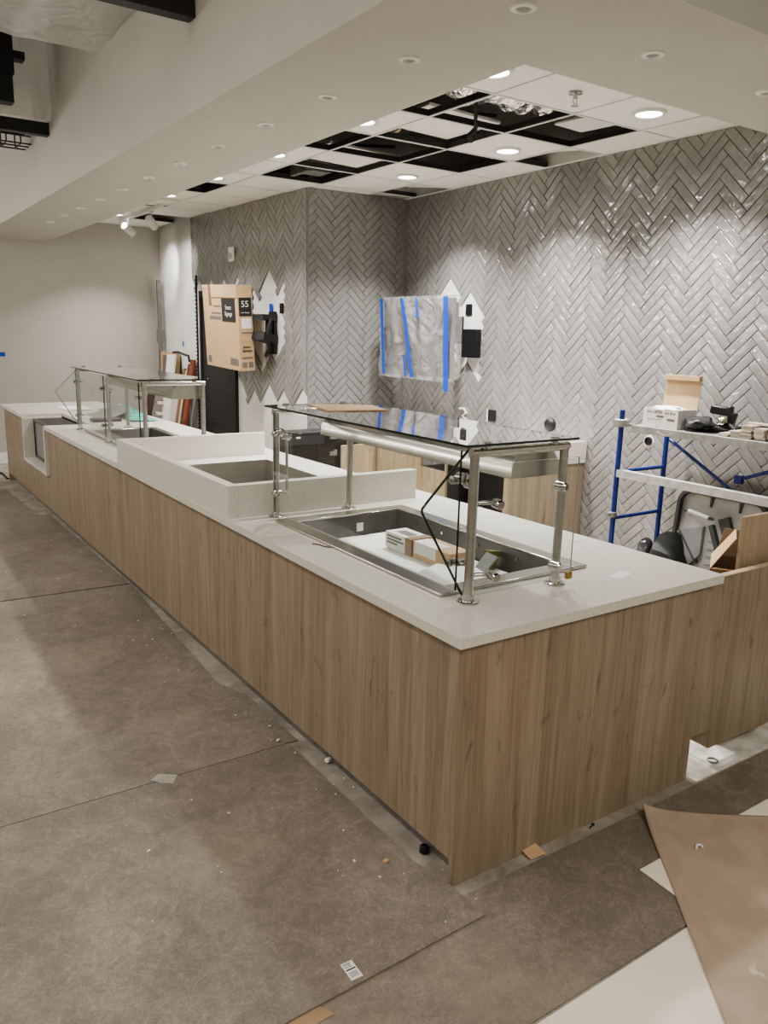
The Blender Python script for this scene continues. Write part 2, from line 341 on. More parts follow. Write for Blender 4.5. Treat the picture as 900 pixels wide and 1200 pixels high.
def clip(poly, x0, x1, y0, y1):
    for ax, v, s in ((0, x0, 1), (0, x1, -1), (1, y0, 1), (1, y1, -1)):
        out = []
        for i in range(len(poly)):
            a, b = poly[i-1], poly[i]; da, db = s*(a[ax]-v), s*(b[ax]-v)
            if da*db < 0:
                t = da/(da-db); out.append((a[0]+t*(b[0]-a[0]), a[1]+t*(b[1]-a[1])))
            if db >= 0: out.append(b)
        poly = out
        if len(poly) < 3: return []
    return poly
def inside(p, poly):
    c = False
    for i in range(len(poly)):
        a, b = poly[i-1], poly[i]
        if (a[1] > p[1]) != (b[1] > p[1]) and p[0] < (b[0]-a[0])*(p[1]-a[1])/(b[1]-a[1])+a[0]: c = not c
    return c
def herring(name, parent, A, Bp, z1, s_anchor, z_anchor, holes, label):
    """tile field on the wall line A->Bp (left to right as seen), z 0..z1"""
    A, Bp = Vector((*A, 0)), Vector((*Bp, 0)); ln = (Bp-A).length; sd = (Bp-A)/ln; nr = Vector((sd.y, -sd.x, 0))
    w = .0619; n = 4; q = w/math.sqrt(2); gap = .0021; mb = MB(); bm = mb.bm
    lay = bm.loops.layers.float_color.new('tint')
    rnd = random.Random(3)
    def put(u0, u1, v0, v1):
        def sz(u, v): return ((u-v)*q + (1+n)*q + s_anchor, (u+v-1-n)*q + z_anchor)
        c = sz((u0+u1)/2, (v0+v1)/2)
        if c[0] < -.2 or c[0] > ln+.2 or c[1] < -.1 or c[1] > z1+.2: return
        if any(inside(c, h) for h in holes): return
        g = gap/w
        R = lambda d: [sz(u0+d, v0+d), sz(u1-d, v0+d), sz(u1-d, v1-d), sz(u0+d, v1-d)]
        cell, outer = clip(R(0), 0, ln, 0, z1), clip(R(g), 0, ln, 0, z1)
        if not cell or len(outer) < 3: return
        P3 = lambda p, h: A + sd*p[0] + Vector((0, 0, p[1])) + nr*h
        mb.mi = 1; mb.poly([P3(p, .002) for p in cell]); mb.mi = 0
        tnt = rnd.uniform(.93, 1.06); wm = rnd.uniform(-.012, .012); col = (tnt+wm, tnt, tnt-wm, 1)
        j = [rnd.uniform(-.0013, .0013) for _ in range(3)]
        ps = outer; cx, cy = c
        hgt = lambda p: .009 + j[0] + j[1]*(p[0]-cx)/.1 + j[2]*(p[1]-cy)/.1
        inn = R(g+.0060/w) if len(outer) == 4 and clip(R(g), 0, ln, 0, z1) == outer and all(abs(a[0]-b[0]) < 1e-9 for a, b in zip(sorted(R(g)), sorted(outer))) else None
        base = [bm.verts.new(P3(p, .002)) for p in ps]; n_ = len(ps); fs = []
        if inn:
            ps = R(g); [bm.verts.remove(v) for v in base]; base = [bm.verts.new(P3(p, .002)) for p in ps]
            mid = [bm.verts.new(P3(p, hgt(p)-.0019)) for p in ps]; mi2 = [bm.verts.new(P3(p, hgt(p)-.0007)) for p in R(g+.0019/w)]; top = [bm.verts.new(P3(p, hgt(p))) for p in inn]
            for i in range(4):
                k = (i+1) % 4; fs += [mb.face([base[i], base[k], mid[k], mid[i]]), mb.face([mid[i], mid[k], mi2[k], mi2[i]]), mb.face([mi2[i], mi2[k], top[k], top[i]])]
        else:
            top = [bm.verts.new(P3(p, hgt(p))) for p in ps]
            for i in range(n_):
                k = (i+1) % n_; fs.append(mb.face([base[i], base[k], top[k], top[i]]))
        fs.append(mb.face(top))
        for f in fs:
            if f:
                for lp in f.loops: lp[lay] = col
    N = int((ln+z1)/w)+20
    for r in range(-N, N):
        for k in range(-N//8-2, N//8+2):
            put(r+8*k, r+8*k+4, r, r+1)            # u-long tile in row r
            put(r, r+1, r+1+8*k, r+5+8*k)          # v-long tile in column r
    o = part(name, mb, ['tile', 'grout'], parent, label); o['kind'] = 'structure'; return o

# right wall: left end (as seen) is the inside corner
A1, B1 = (w1x(6.76), 6.76), (w1x(1.0), 1.0)
def s1(y): return (6.76-y)*1.0004
P1h = [(6.13, 2.10), (5.98, 2.27), (5.80, 2.09), (5.60, 2.06), (5.46, 1.92), (5.48, 1.76), (5.54, 1.68), (5.46, 1.63), (5.45, 1.41), (5.50, 1.30), (5.66, 1.42), (5.9, 1.55), (6.1, 1.7)]
tvhole = [(s1(a), b) for a, b in P1h]
_old = [(s1(6.0), 1.98), (s1(5.93), 2.15), (s1(5.80), 2.05), (s1(5.55), 2.02), (s1(5.38), 1.9), (s1(5.42), 1.75), (s1(5.50), 1.66), (s1(5.42), 1.52), (s1(5.55), 1.33), (s1(5.75), 1.40), (s1(5.95), 1.5)]
smallholes = [[(s1(y)-d, z-d) , (s1(y)+d, z-d), (s1(y)+d, z+d), (s1(y)-d, z+d)] for y, z, d in ((3.57, 1.04, .045),)]
herring('herringbone_tile', W1, A1, B1, ZA, s1(3.583), 2.905, [tvhole]+smallholes, 'glossy grey herringbone wall tile')
herring('herringbone_tile', WB, (3.712, 6.822), (w1x(6.76)-.012, 6.758), ZA, 4.122-3.712, 2.905, [], 'glossy grey herringbone wall tile')
def s2(y): return 9.60-y
hd = [[(-1, -1), (-1, 2.4), (s2(9.60)-.02, 2.4), (s2(9.47), 2.28), (s2(9.36), 2.20), (s2(8.34), 2.20), (s2(8.34), 1.22), (s2(8.1), 1.02), (s2(7.5), 1.18), (s2(7.2), 1.08), (s2(6.7), 1.14), (s2(6.5), 1.1), (4, -1)],
      [(s2(a), b) for a, b in ((7.9, 2.08), (7.57, 2.26), (7.34, 2.09), (7.22, 1.96), (7.24, 1.68), (7.36, 1.52), (7.54, 1.50), (7.72, 1.33), (7.9, 1.5))]]
herring('herringbone_tile', W2, (3.640, 9.60), (3.708, 6.826), ZA, .21, 2.905, hd, 'glossy grey herringbone wall tile')

# black door in the passage wall
def x2(y): return 3.640 + (9.60-y)*.0245 - .004
mb = MB(); mb.hexa([(x2(9.34)-.02, 9.34, 0), (x2(9.34)+.04, 9.34, 0), (x2(8.36)+.04, 8.36, 0), (x2(8.36)-.02, 8.36, 0), (x2(9.34)-.02, 9.34, 2.17), (x2(9.34)+.04, 9.34, 2.17), (x2(8.36)+.04, 8.36, 2.17), (x2(8.36)-.02, 8.36, 2.17)])
D1 = struct('door_1', mb, 'black', 'flat black door beside the boxed screen', 'door', .003)
mb = MB()
for y0, y1, z0, z1 in ((9.34, 9.29, 0, 2.17), (8.41, 8.36, 0, 2.17), (9.34, 8.36, 2.11, 2.17), (9.29, 8.41, .66, .668)):
    mb.hexa([(x2(y0)-.032, y0, z0), (x2(y0)-.018, y0, z0), (x2(y1)-.018, y1, z0), (x2(y1)-.032, y1, z0), (x2(y0)-.032, y0, z1), (x2(y0)-.018, y0, z1), (x2(y1)-.018, y1, z1), (x2(y1)-.032, y1, z1)])
part('door_frame', mb, 'blackmetal', D1)

# ------------------------------------------------------------------ soffit and lay-in ceiling
XS0, XS1, YS0, YS1 = 1.50, 2.245, 1.725, 2.44
mb = MB()
mb.prism([(XS0, YS0, ZS), (w1x(YS0), YS0, ZS), (w1x(YS1), YS1, ZS), (XS1, YS1, ZS), (XS1, YE, ZS), (XS0, YE, ZS)], (0, 0, .03))
mb.box(XS0, XS0+.08, YS0, YE, ZS+.03, ZD); mb.box(XS0+.08, w1x(YS0), YS0, YS0+.08, ZS+.03, ZD)
mb.box(XS1-.03, XS1, YS1-.03, YE, ZS+.03, ZA+.12); mb.box(XS1, w1x(YS1), YS1-.03, YS1, ZS+.03, ZA+.12)
struct('ceiling_soffit', mb, 'soffit', 'painted L-shaped drop soffit over the counter', 'soffit')
gx = [2.25, 2.50, 3.11, 3.73, 4.335]; gy = [2.44, 3.0] + [3.0+.6*k for k in range(1, 14)] + [YE]
openc = {(1, 3.6), (2, 3.6), (3, 3.6), (1, 4.8), (2, 4.8), (3, 4.8), (2, 6.0), (1, 7.2), (2, 9.6), (4, 4.2), (4, 6.0), (2, 4.2), (2, 5.4), (1, 8.4)}
def xr(y): return w1x(y) if y < 6.75 else x2(min(y, 9.6))
mt_, mg = MB(), MB()
for j in range(len(gy)-1):
    y0, y1 = gy[j], gy[j+1]; ym = (y0+y1)/2
    for i in range(5):
        x0 = gx[i]; x1 = gx[i+1] if i < 4 else xr(ym)
        if i >= 3 and y0 > 6.75: continue
        if (i == 2 and y0 > 6.75): x1 = min(x1, xr(ym))
        if x1-x0 < .03: continue
        if (i, round(y0, 1)) in openc: continue
        mt_.box(x0+.0115, x1-.0115, y0+.0115, y1-.0115, ZA+.001, ZA+.016)
struct('ceiling_panel', mt_, 'act', 'white lay-in ceiling tiles still in their grid', 'ceiling')
for x in gx[1:]:
    y1 = YE if x < 3.64 else 6.77
    mg.box(x-.009, x+.009, YS1, y1, ZA-.003, ZA+.002); mg.mi = 1; mg.box(x-.006, x+.006, YS1, y1, ZA+.0026, ZA+.04); mg.mi = 0
for y in gy[1:-1]:
    mg.box(2.25, xr(y), y-.009, y+.009, ZA-.0025, ZA+.0025); mg.mi = 1; mg.box(2.25, xr(y), y-.006, y+.006, ZA+.0026, ZA+.04); mg.mi = 0
for y0, y1 in ((YS1, 6.77),):
    mg.hexa([(w1x(y0)-.03, y0, ZA-.004), (w1x(y0)-.008, y0, ZA-.004), (w1x(y1)-.008, y1, ZA-.004), (w1x(y1)-.03, y1, ZA-.004), (w1x(y0)-.03, y0, ZA+.004), (w1x(y0)-.008, y0, ZA+.004), (w1x(y1)-.008, y1, ZA+.004), (w1x(y1)-.03, y1, ZA+.004)])
struct('ceiling_grid', mg, ['whitemetal', 'void'], 'white metal grid of the lay-in ceiling', 'ceiling grid')
# lifted or tilted tiles
for (x0, x1, y0, y1, z, rx, ry, lab) in ((3.13, 3.71, 4.22, 4.78, ZA+.075, .0, .03, 'white ceiling tile pushed up out of the grid between two open rows'),
        (3.13, 3.71, 5.42, 5.98, ZA+.06, .0, .03, 'white ceiling tile lifted slightly ahead of the tiled corner'),
        (4.35, 4.68, 4.22, 4.78, ZA+.06, .10, -.12, 'narrow ceiling tile tipped in its opening against the right wall'),
        (4.35, 4.68, 6.02, 6.58, ZA+.05, .14, 0, 'narrow ceiling tile sagging open at the inside corner of the walls'),
        (2.52, 3.09, 8.42, 8.98, ZA+.004, .035, 0, 'brightly lit ceiling tile standing ajar beside the track light')):
    mb = MB(); mb.obox(((x0+x1)/2, (y0+y1)/2, z), (x1-x0, y1-y0, .015), (rx, ry, 0)); single('ceiling_tile', mb, 'act', lab, 'ceiling tile', 'loose ceiling tiles')
# things in the open ceiling
mb = MB()
pts = [(2.35+.05*k, 4.03+.03*math.sin(k*.4), 3.27+.02*math.sin(k*.9)) for k in range(32)]
R_ = []
for k, p in enumerate(pts): R_.append(mb.ring(p, (1, 0, 0), .15+(.016 if k % 2 else 0), 20))
mb.loft(R_); single('flexible_duct', mb, 'foil', 'crinkled silver flexible duct seen through the two nearest ceiling openings', 'duct')
mb = MB(); mb.tube([(3.22, 3.95, 3.55), (3.25, 3.9, 3.30), (3.3, 3.98, 3.12), (3.38, 4.08, 3.03), (3.42, 4.12, 2.985)], .012); mb.tube([(3.42, 4.12, 2.985), (3.40, 4.16, 2.95), (3.44, 4.18, 2.93)], .017)
single('cable_whip', mb, 'rubber', 'black cable whip dangling from the second ceiling opening', 'cable')
mb = MB(); mb.cyl((2.4, 5.05, 3.22), (3.45, 5.05, 3.22), .07, 20); mb.cyl((3.45, 5.05, 3.22), (3.47, 5.05, 3.22), .085, 20)
single('duct_pipe', mb, 'tan', 'tan insulated pipe crossing the second row of ceiling openings', 'pipe')
mb = MB(); mb.obox((4.1, 3.86, 3.10), (.22, .20, .05), (0, 0, .1)); mb.obox((4.1, 3.86, 3.07), (.28, .26, .012), (0, 0, .1))
single('junction_box', mb, 'whitemetal', 'pale metal box lying above the ceiling opening nearest the right wall', 'box')
mb = MB(); mb.box(3.40, 3.62, 6.25, 6.45, 3.05, 3.5); mb.box(3.36, 3.40, 6.2, 6.5, 3.03, 3.5)
single('duct_boot', mb, 'zinc', 'galvanised metal duct end in the opening before the tiled corner', 'duct')
mb = MB()
for y in (3.7, 4.05, 4.95, 5.25, 6.3, 7.4, 9.8): mb.tube([(2.3, y, 3.35), (3.0, y+.03, 3.22), (3.6, y-.04, 3.28), (4.3, y, 3.36)], .012, 6)
tag(finish('ceiling_wiring', mb, 'rubber', None, base_of(mb)), 'tangle of dark cables strung inside the open ceiling', 'cables', None, 'stuff')

# downlights
def downlight(x, y, label, lit=True):
    t = thing('downlight', label, 'ceiling light', (x, y, ZA-.012), 'round ceiling lights')
    mb = MB(); mb.lathe((x, y, ZA-.016), [(.075, .002), (.078, 0), (.098, .004), (.10, .018), (.075, .018)], n=32, cap=False); part('trim_ring', mb, 'white', t)
    mb = MB(); mb.lathe((x, y, ZA-.010), [(.001, 0), (.076, .001), (.076, .004)], n=32); part('lens', mb, 'lens', t, 'glowing white lens')
    return t
rl = [(4.03, 3.3), (4.06, 4.53), (4.08, 5.78)]; ll = [(2.84, 3.3), (2.84, 4.52), (2.84, 5.74), (2.84, 6.92), (2.85, 8.12), (2.84, 9.9)]
for k, (x, y) in enumerate(rl): downlight(x, y, 'lit round ceiling light in the row along the right wall, '+['nearest', 'middle', 'farthest'][k]+' of three')
for k, (x, y) in enumerate(ll): downlight(x, y, 'lit round ceiling light peeking past the soffit edge, '+ORD[k]+' in its row')
def lamp(name, kind, loc, e, col=(1, 1, 1), target=None, **k):
    l = bpy.data.lights.new(name, kind); l.energy = e; l.color = col
    for a, v in k.items(): setattr(l, a, v)
    o = bpy.data.objects.new(name, l); COL.objects.link(o); o.location = loc
    d = (Vector(target)-Vector(loc)) if target else Vector((0, 0, -1)); o.rotation_euler = d.to_track_quat('-Z', 'Y').to_euler()
    return o
WARM, COOL = (1, .955, .89), (1, .985, .96)
for k, (x, y) in enumerate(rl+ll): lamp('downlight_lamp', 'AREA', (x, y, ZA-.03), 30 if k < 3 else 18, COOL, shape='DISK', size=.14, spread=1.9)
# soffit pucks
pk = [(1.87, 2.05)]+[(1.87, 2.05+.61*k) for k in range(1, 12)]
mb = MB(); x, y = pk[0]
t0 = thing('puck_light', 'small round unlit puck light in the soffit at its outer corner over the counter', 'puck light', (x, y, ZS), 'small puck lights in the soffit')
mb.lathe((x, y, ZS), [(.022, -.003), (.026, -.009), (.040, -.006), (.043, 0), (.022, 0)], n=24, cap=False); part('trim_ring', mb, 'white', t0)
mb = MB(); mb.lathe((x, y, ZS-.004), [(.0005, 0), (.023, 0), (.023, .003)], n=20); part('lens', mb, 'puck', t0, 'dull grey lens')
for k, (x, y) in enumerate(pk[1:]): dup(t0, (x, y, ZS), 'small round unlit puck light above the long counter front, '+ORD[k]+' after the corner one')
for k, x in enumerate((2.52, 3.24)): dup(t0, (x, 2.07, ZS), 'small unlit puck light in the soffit arm across the counter end, '+['left', 'right'][k]+' one')
# sprinkler
x, y = 3.42, 3.3
t = thing('sprinkler_head', 'chrome sprinkler head hanging from a ceiling tile beside the right wall lights', 'sprinkler', (x, y, ZA))
mb = MB(); mb.lathe((x, y, ZA), [(.038, 0), (.036, -.008), (.014, -.012), (.012, -.03)]); part('escutcheon', mb, 'chrome', t)
mb = MB(); mb.tube([(x-.012, y, ZA-.03), (x-.014, y, ZA-.05), (x, y, ZA-.065)], .003); mb.tube([(x+.012, y, ZA-.03), (x+.014, y, ZA-.05), (x, y, ZA-.065)], .003); part('frame_arm', mb, 'chrome', t)
mb = MB(); mb.lathe((x, y, ZA-.065), [(.022, 0), (.022, -.003), (.001, -.004)]); part('deflector', mb, 'chrome', t)
# track light
t = thing('track_light', 'white ceiling track with two angled spot heads over the far end', 'track light', (3.0, 10.0, ZA))
mb = MB(); mb.box(2.985, 3.02, 8.75, 10.3, ZA-.035, ZA); part('track', mb, 'whitemetal', t, None, .003)
for y, tgt in ((9.95, (3.72, 10.45, 2.45)), (9.1, (3.60, 9.75, 2.45))):
    mb = MB(); mb.box(2.99, 3.015, y-.05, y+.05, ZA-.06, ZA-.035); mb.cyl((3.0, y, ZA-.06), (3.0, y, ZA-.12), .009); p_ = part('stem', mb, 'whitemetal', t)
    d = (Vector(tgt)-Vector((3, y, ZA-.15))).normalized(); c = Vector((3.0, y, ZA-.16))
    mb = MB(); mb.lathe(c-d*.09, [(.001, 0), (.04, .004), (.045, .03), (.045, .17), (.04, .172), (.038, .15), (.001, .145)], d, 24); part('spot_head', mb, 'white', t)
    lamp('track_lamp', 'SPOT', c+d*.1, 38, COOL, tgt, spot_size=.9, spot_blend=.9, shadow_soft_size=.03)

# upper left: plastic sheeting, black channels, basket tray
def wavy(x0, x1, y0, y1, z, nx, ny, amp, seed=0):
    from mathutils import noise
    mb = MB(); g = [[mb.bm.verts.new((x0+(x1-x0)*i/nx, y0+(y1-y0)*j/ny, z+amp*noise.noise(Vector((i*.55+seed, j*.5, seed))))) for j in range(ny+1)] for i in range(nx+1)]
    for i in range(nx):
        for j in range(ny):
            f = mb.face([g[i][j], g[i+1][j], g[i+1][j+1], g[i][j+1]]); f.smooth = True
    return mb
mb = wavy(-2.0, 1.50, 1.5, 5.46, 3.37, 30, 34, .05)
single('plastic_sheeting', mb, 'plastic', 'taut clear plastic sheeting stretched overhead against the bulkhead, upper left', 'plastic sheeting')
mb = MB(); n = 24
from mathutils import noise as NZ
g = [[mb.bm.verts.new((.55+.95*i/n, 6.75+.04*NZ.noise(Vector((i*.5, j*.15, 0)))+.004*j, 3.22+.07*j)) for j in range(13)] for i in range(n+1)]
for i in range(n):
    for j in range(12):
        f = mb.face([g[i][j], g[i+1][j], g[i+1][j+1], g[i][j+1]]); f.smooth = True
single('plastic_curtain', mb, 'plastic', 'hanging clear plastic curtain above the farther black bar, upper left', 'plastic sheeting')
for y, z, lab in ((3.87, 3.155, 'black steel bar running into the bulkhead under the plastic sheeting'), (6.91, 3.185, 'black steel bar farther back, above the wire basket tray')):
    mb = MB(); mb.box(-1.6, 1.50, y-.04, y+.04, z-.045, z+.045); single('steel_bar', mb, 'blackmetal', lab, 'bar', None, .003)
mb = MB()
for k in range(12):
    y = 7.55
    mb.tube([(.2+.11*k, 7.5, 3.30), (.2+.11*k, 7.5, 3.18), (.2+.11*k, 7.75, 3.18), (.2+.11*k, 7.75, 3.30)], .006, 6)
for yy, zz in ((7.5, 3.30), (7.5, 3.24), (7.5, 3.18), (7.62, 3.18), (7.75, 3.18), (7.75, 3.30)): mb.cyl((.1, yy, zz), (1.49, yy, zz), .006, 6)
single('wire_basket_tray', mb, 'blackmetal', 'black wire basket cable tray below the farther black bar', 'cable tray')
p = at(8, 50, 1, 6.7); q = at(10, 145, 1, 6.7)
mb = MB(); mb.box(p.x-.40, p.x-.01, 6.45, 6.6, 3.42, 3.85); mb.box(p.x-.03, p.x+.07, 6.48, 6.58, 3.53, 3.58); mb.box(p.x-.2, p.x-.02, 6.47, 6.58, 3.24, 3.43)
single('black_junction_housing', mb, 'black', 'black equipment housing hanging at the upper left edge', 'housing')

# ------------------------------------------------------------------ serving counter
WT = .863; SB = .829
T = thing('serving_counter', 'long serving counter clad in vertical grey oak laminate', 'counter', (2.0, 5.5, 0))
mb = MB()
NY0, NY1, NZ0 = 7.47, 8.50, .44
mb.box(1.457, 1.477, 1.722, NY0+.0, .09, SB); mb.box(1.457, 1.477, NY1, 9.70, .09, SB); mb.box(1.457, 1.477, NY0, NY1, .09, NZ0-.03)
part('front_panel', mb, 'wood', T)
mb = MB(); mb.box(1.457, 2.67, 1.70, 1.722, 0.0, SB); part('end_panel', mb, 'wood', T, None, .001)
mb = MB(); mb.box(1.515, 1.53, 1.722, 9.70, 0, .09); part('toe_kick', mb, 'zincdark', T, 'dark recessed toe kick')
mb = MB(); mb.hexa([(2.63, 1.722, 0), (2.65, 1.722, 0), (2.43, 9.7, 0), (2.41, 9.7, 0), (2.63, 1.722, SB), (2.65, 1.722, SB), (2.43, 9.7, SB), (2.41, 9.7, SB)]); part('back_panel', mb, 'wood2', T)
mb = MB(); mb.box(1.457, 2.43, 9.70, 9.722, 0, SB); part('side_panel', mb, 'wood', T)
for ya in (NY1+.001, NY0-.017):
    mb = MB(); mb.box(1.477, 1.80, ya, ya+.016, .2, SB); part('niche_side', mb, 'wood', T)

# worktop slab with holes
CW = (1.675, 2.255, 2.075, 3.185)        # cold well near guard
DW = (1.80, 2.37, 3.66, 4.93)            # deep well inside the curb
CW2 = (1.70, 2.20, 5.45, 6.90)           # far cold well
NT = (1.40, 1.815, NY0, NY1)             # niche in the front edge
xs = sorted({1.425, 1.815, CW[0], CW[1], DW[0], DW[1], CW2[0], CW2[1], 2.72}); ys = sorted({1.675, CW[2], CW[3], DW[2], DW[3], CW2[2], CW2[3], NY0, NY1, 9.74})
def cellopen(xm, ym): return any(a < xm < b and c < ym < d for a, b, c, d in (CW, DW, CW2, NT))
mb = MB(); V = {}
def gv(i, j, z):
    k = (i, j, z)
    if k not in V:
        x = xs[i] if i < len(xs)-1 else 2.725-.030*(ys[j]-1.675)
        V[k] = mb.bm.verts.new((x, ys[j], z))
    return V[k]
solid = {(i, j): not cellopen((xs[i]+xs[i+1])/2, (ys[j]+ys[j+1])/2) for i in range(len(xs)-1) for j in range(len(ys)-1)}
for (i, j), s_ in solid.items():
    if not s_: continue
    mb.face([gv(i, j, WT), gv(i+1, j, WT), gv(i+1, j+1, WT), gv(i, j+1, WT)]); mb.face([gv(i, j, SB), gv(i, j+1, SB), gv(i+1, j+1, SB), gv(i+1, j, SB)])
    for (di, dj, a, b) in ((-1, 0, (i, j), (i, j+1)), (1, 0, (i+1, j+1), (i+1, j)), (0, -1, (i+1, j), (i, j)), (0, 1, (i, j+1), (i+1, j+1))):
        if not solid.get((i+di, j+dj), False): mb.face([gv(*a, WT), gv(*b, WT), gv(*b, SB), gv(*a, SB)])
WTOP = single('worktop', mb, 'quartz', 'white speckled quartz worktop running the full length of the counter', 'worktop')
# niche lining (waterfall edges) as parts of the worktop
mb = MB(); mb.box(1.425, 1.80, NY1-.034, NY1, NZ0-.03, SB); mb.box(1.425, 1.80, NY0, NY0+.034, NZ0-.03, SB); mb.box(1.425, 1.80, NY0+.034, NY1-.034, NZ0-.03, NZ0); part('niche_lining', mb, 'quartz', WTOP, 'white quartz lining of the niche in the counter front')
# raised curb
mb = MB(); mb.box(1.435, 1.485, 3.40, 5.22, WT, 1.02); mb.box(1.485, 2.52, 3.40, 3.45, WT, 1.02); mb.box(1.485, 2.47, 5.17, 5.22, WT, 1.02)
single('quartz_curb', mb, 'quartz', 'raised white quartz curb wrapping three sides of the deep well', 'curb', None, .002)
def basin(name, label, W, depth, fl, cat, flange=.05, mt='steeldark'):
    x0, x1, y0, y1 = W; t = thing(name, label, cat, ((x0+x1)/2, (y0+y1)/2, WT-depth))
    z0 = WT-depth; g = .006
    mb = MB()
    a = [(x0+g, y0+g), (x1-g, y0+g), (x1-g, y1-g), (x0+g, y1-g)]; b = [(x0+.03, y0+.03), (x1-.03, y0+.03), (x1-.03, y1-.03), (x0+.03, y1-.03)]
    va = [mb.bm.verts.new((*p, WT+.004)) for p in a]; vb = [mb.bm.verts.new((*p, z0)) for p in b]
    for i in range(4): mb.face([va[i], va[(i+1) % 4], vb[(i+1) % 4], vb[i]])
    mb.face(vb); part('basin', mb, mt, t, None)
    if fl:
        mb = MB(); f = flange; zt = WT+.012
        for (xa, xb, ya, yb) in ((x0-f, x0+.004, y0-f, y1+f), (x1-.004, x1+f, y0-f, y1+f), (x0+.004, x1-.004, y0-f, y0+.004), (x0+.004, x1-.004, y1-.004, y1+f)): mb.box(xa, xb, ya, yb, WT+.001, zt)
        part('flange', mb, 'steelh', t, 'bright stainless flange', .003)
    return t
cw = basin('cold_well', 'stainless drop-in cold well holding cartons under the near glass guard', CW, .095, True, 'cold well', .07)
for y in (2.3, 2.55, 2.8, 3.0):
    mb = MB(); mb.cyl((2.232, y, .835), (2.242, y, .835), .007, 10); part('rivet', mb, 'chrome', cw)
p = at(421, 617, 1, 3.15); mb = MB(); mb.box(p.x-.02, p.x+.015, 3.138, 3.142, p.z-.02, p.z+.02); part('sticker', mb, 'paper', cw, 'small white sticker inside the well')
basin('deep_well', 'plain stainless deep well inside the white curb', DW, .30, False, 'well', 0, 'steel')
cw2 = basin('cold_well', 'stainless drop-in cold well under the far glass guard', CW2, .095, True, 'cold well', .05)

# niche appliance
t = thing('drop_in_appliance', 'black framed grey glass appliance set into the niche at the far counter end', 'appliance', (1.66, 8.0, NZ0))
ax0, ax1, ay0, ay1, az0, az1 = 1.53, 1.80, NY0+.04, NY1-.036, NZ0+.001, .826
mb = MB(); mb.box(ax0+.01, ax1, ay0+.01, ay1-.003, az0, az1-.004); part('housing', mb, 'black', t, None, .002)
mb = MB()
for ya, yb, za, zb in ((ay0, ay1, az0, az0+.025), (ay0, ay1, az1-.03, az1), (ay0, ay0+.03, az0+.025, az1-.03), (ay1-.03, ay1, az0+.025, az1-.03)): mb.box(ax0-.006, ax0+.01, ya, yb, za, zb)
part('frame', mb, 'blackgloss', t, 'glossy black frame')
mb = MB(); mb.box(ax0+.002, ax0+.01, ay0+.03, ay1-.03, az0+.025, az1-.03); part('glass_panel', mb, 'greyglass', t, 'grey glass front')

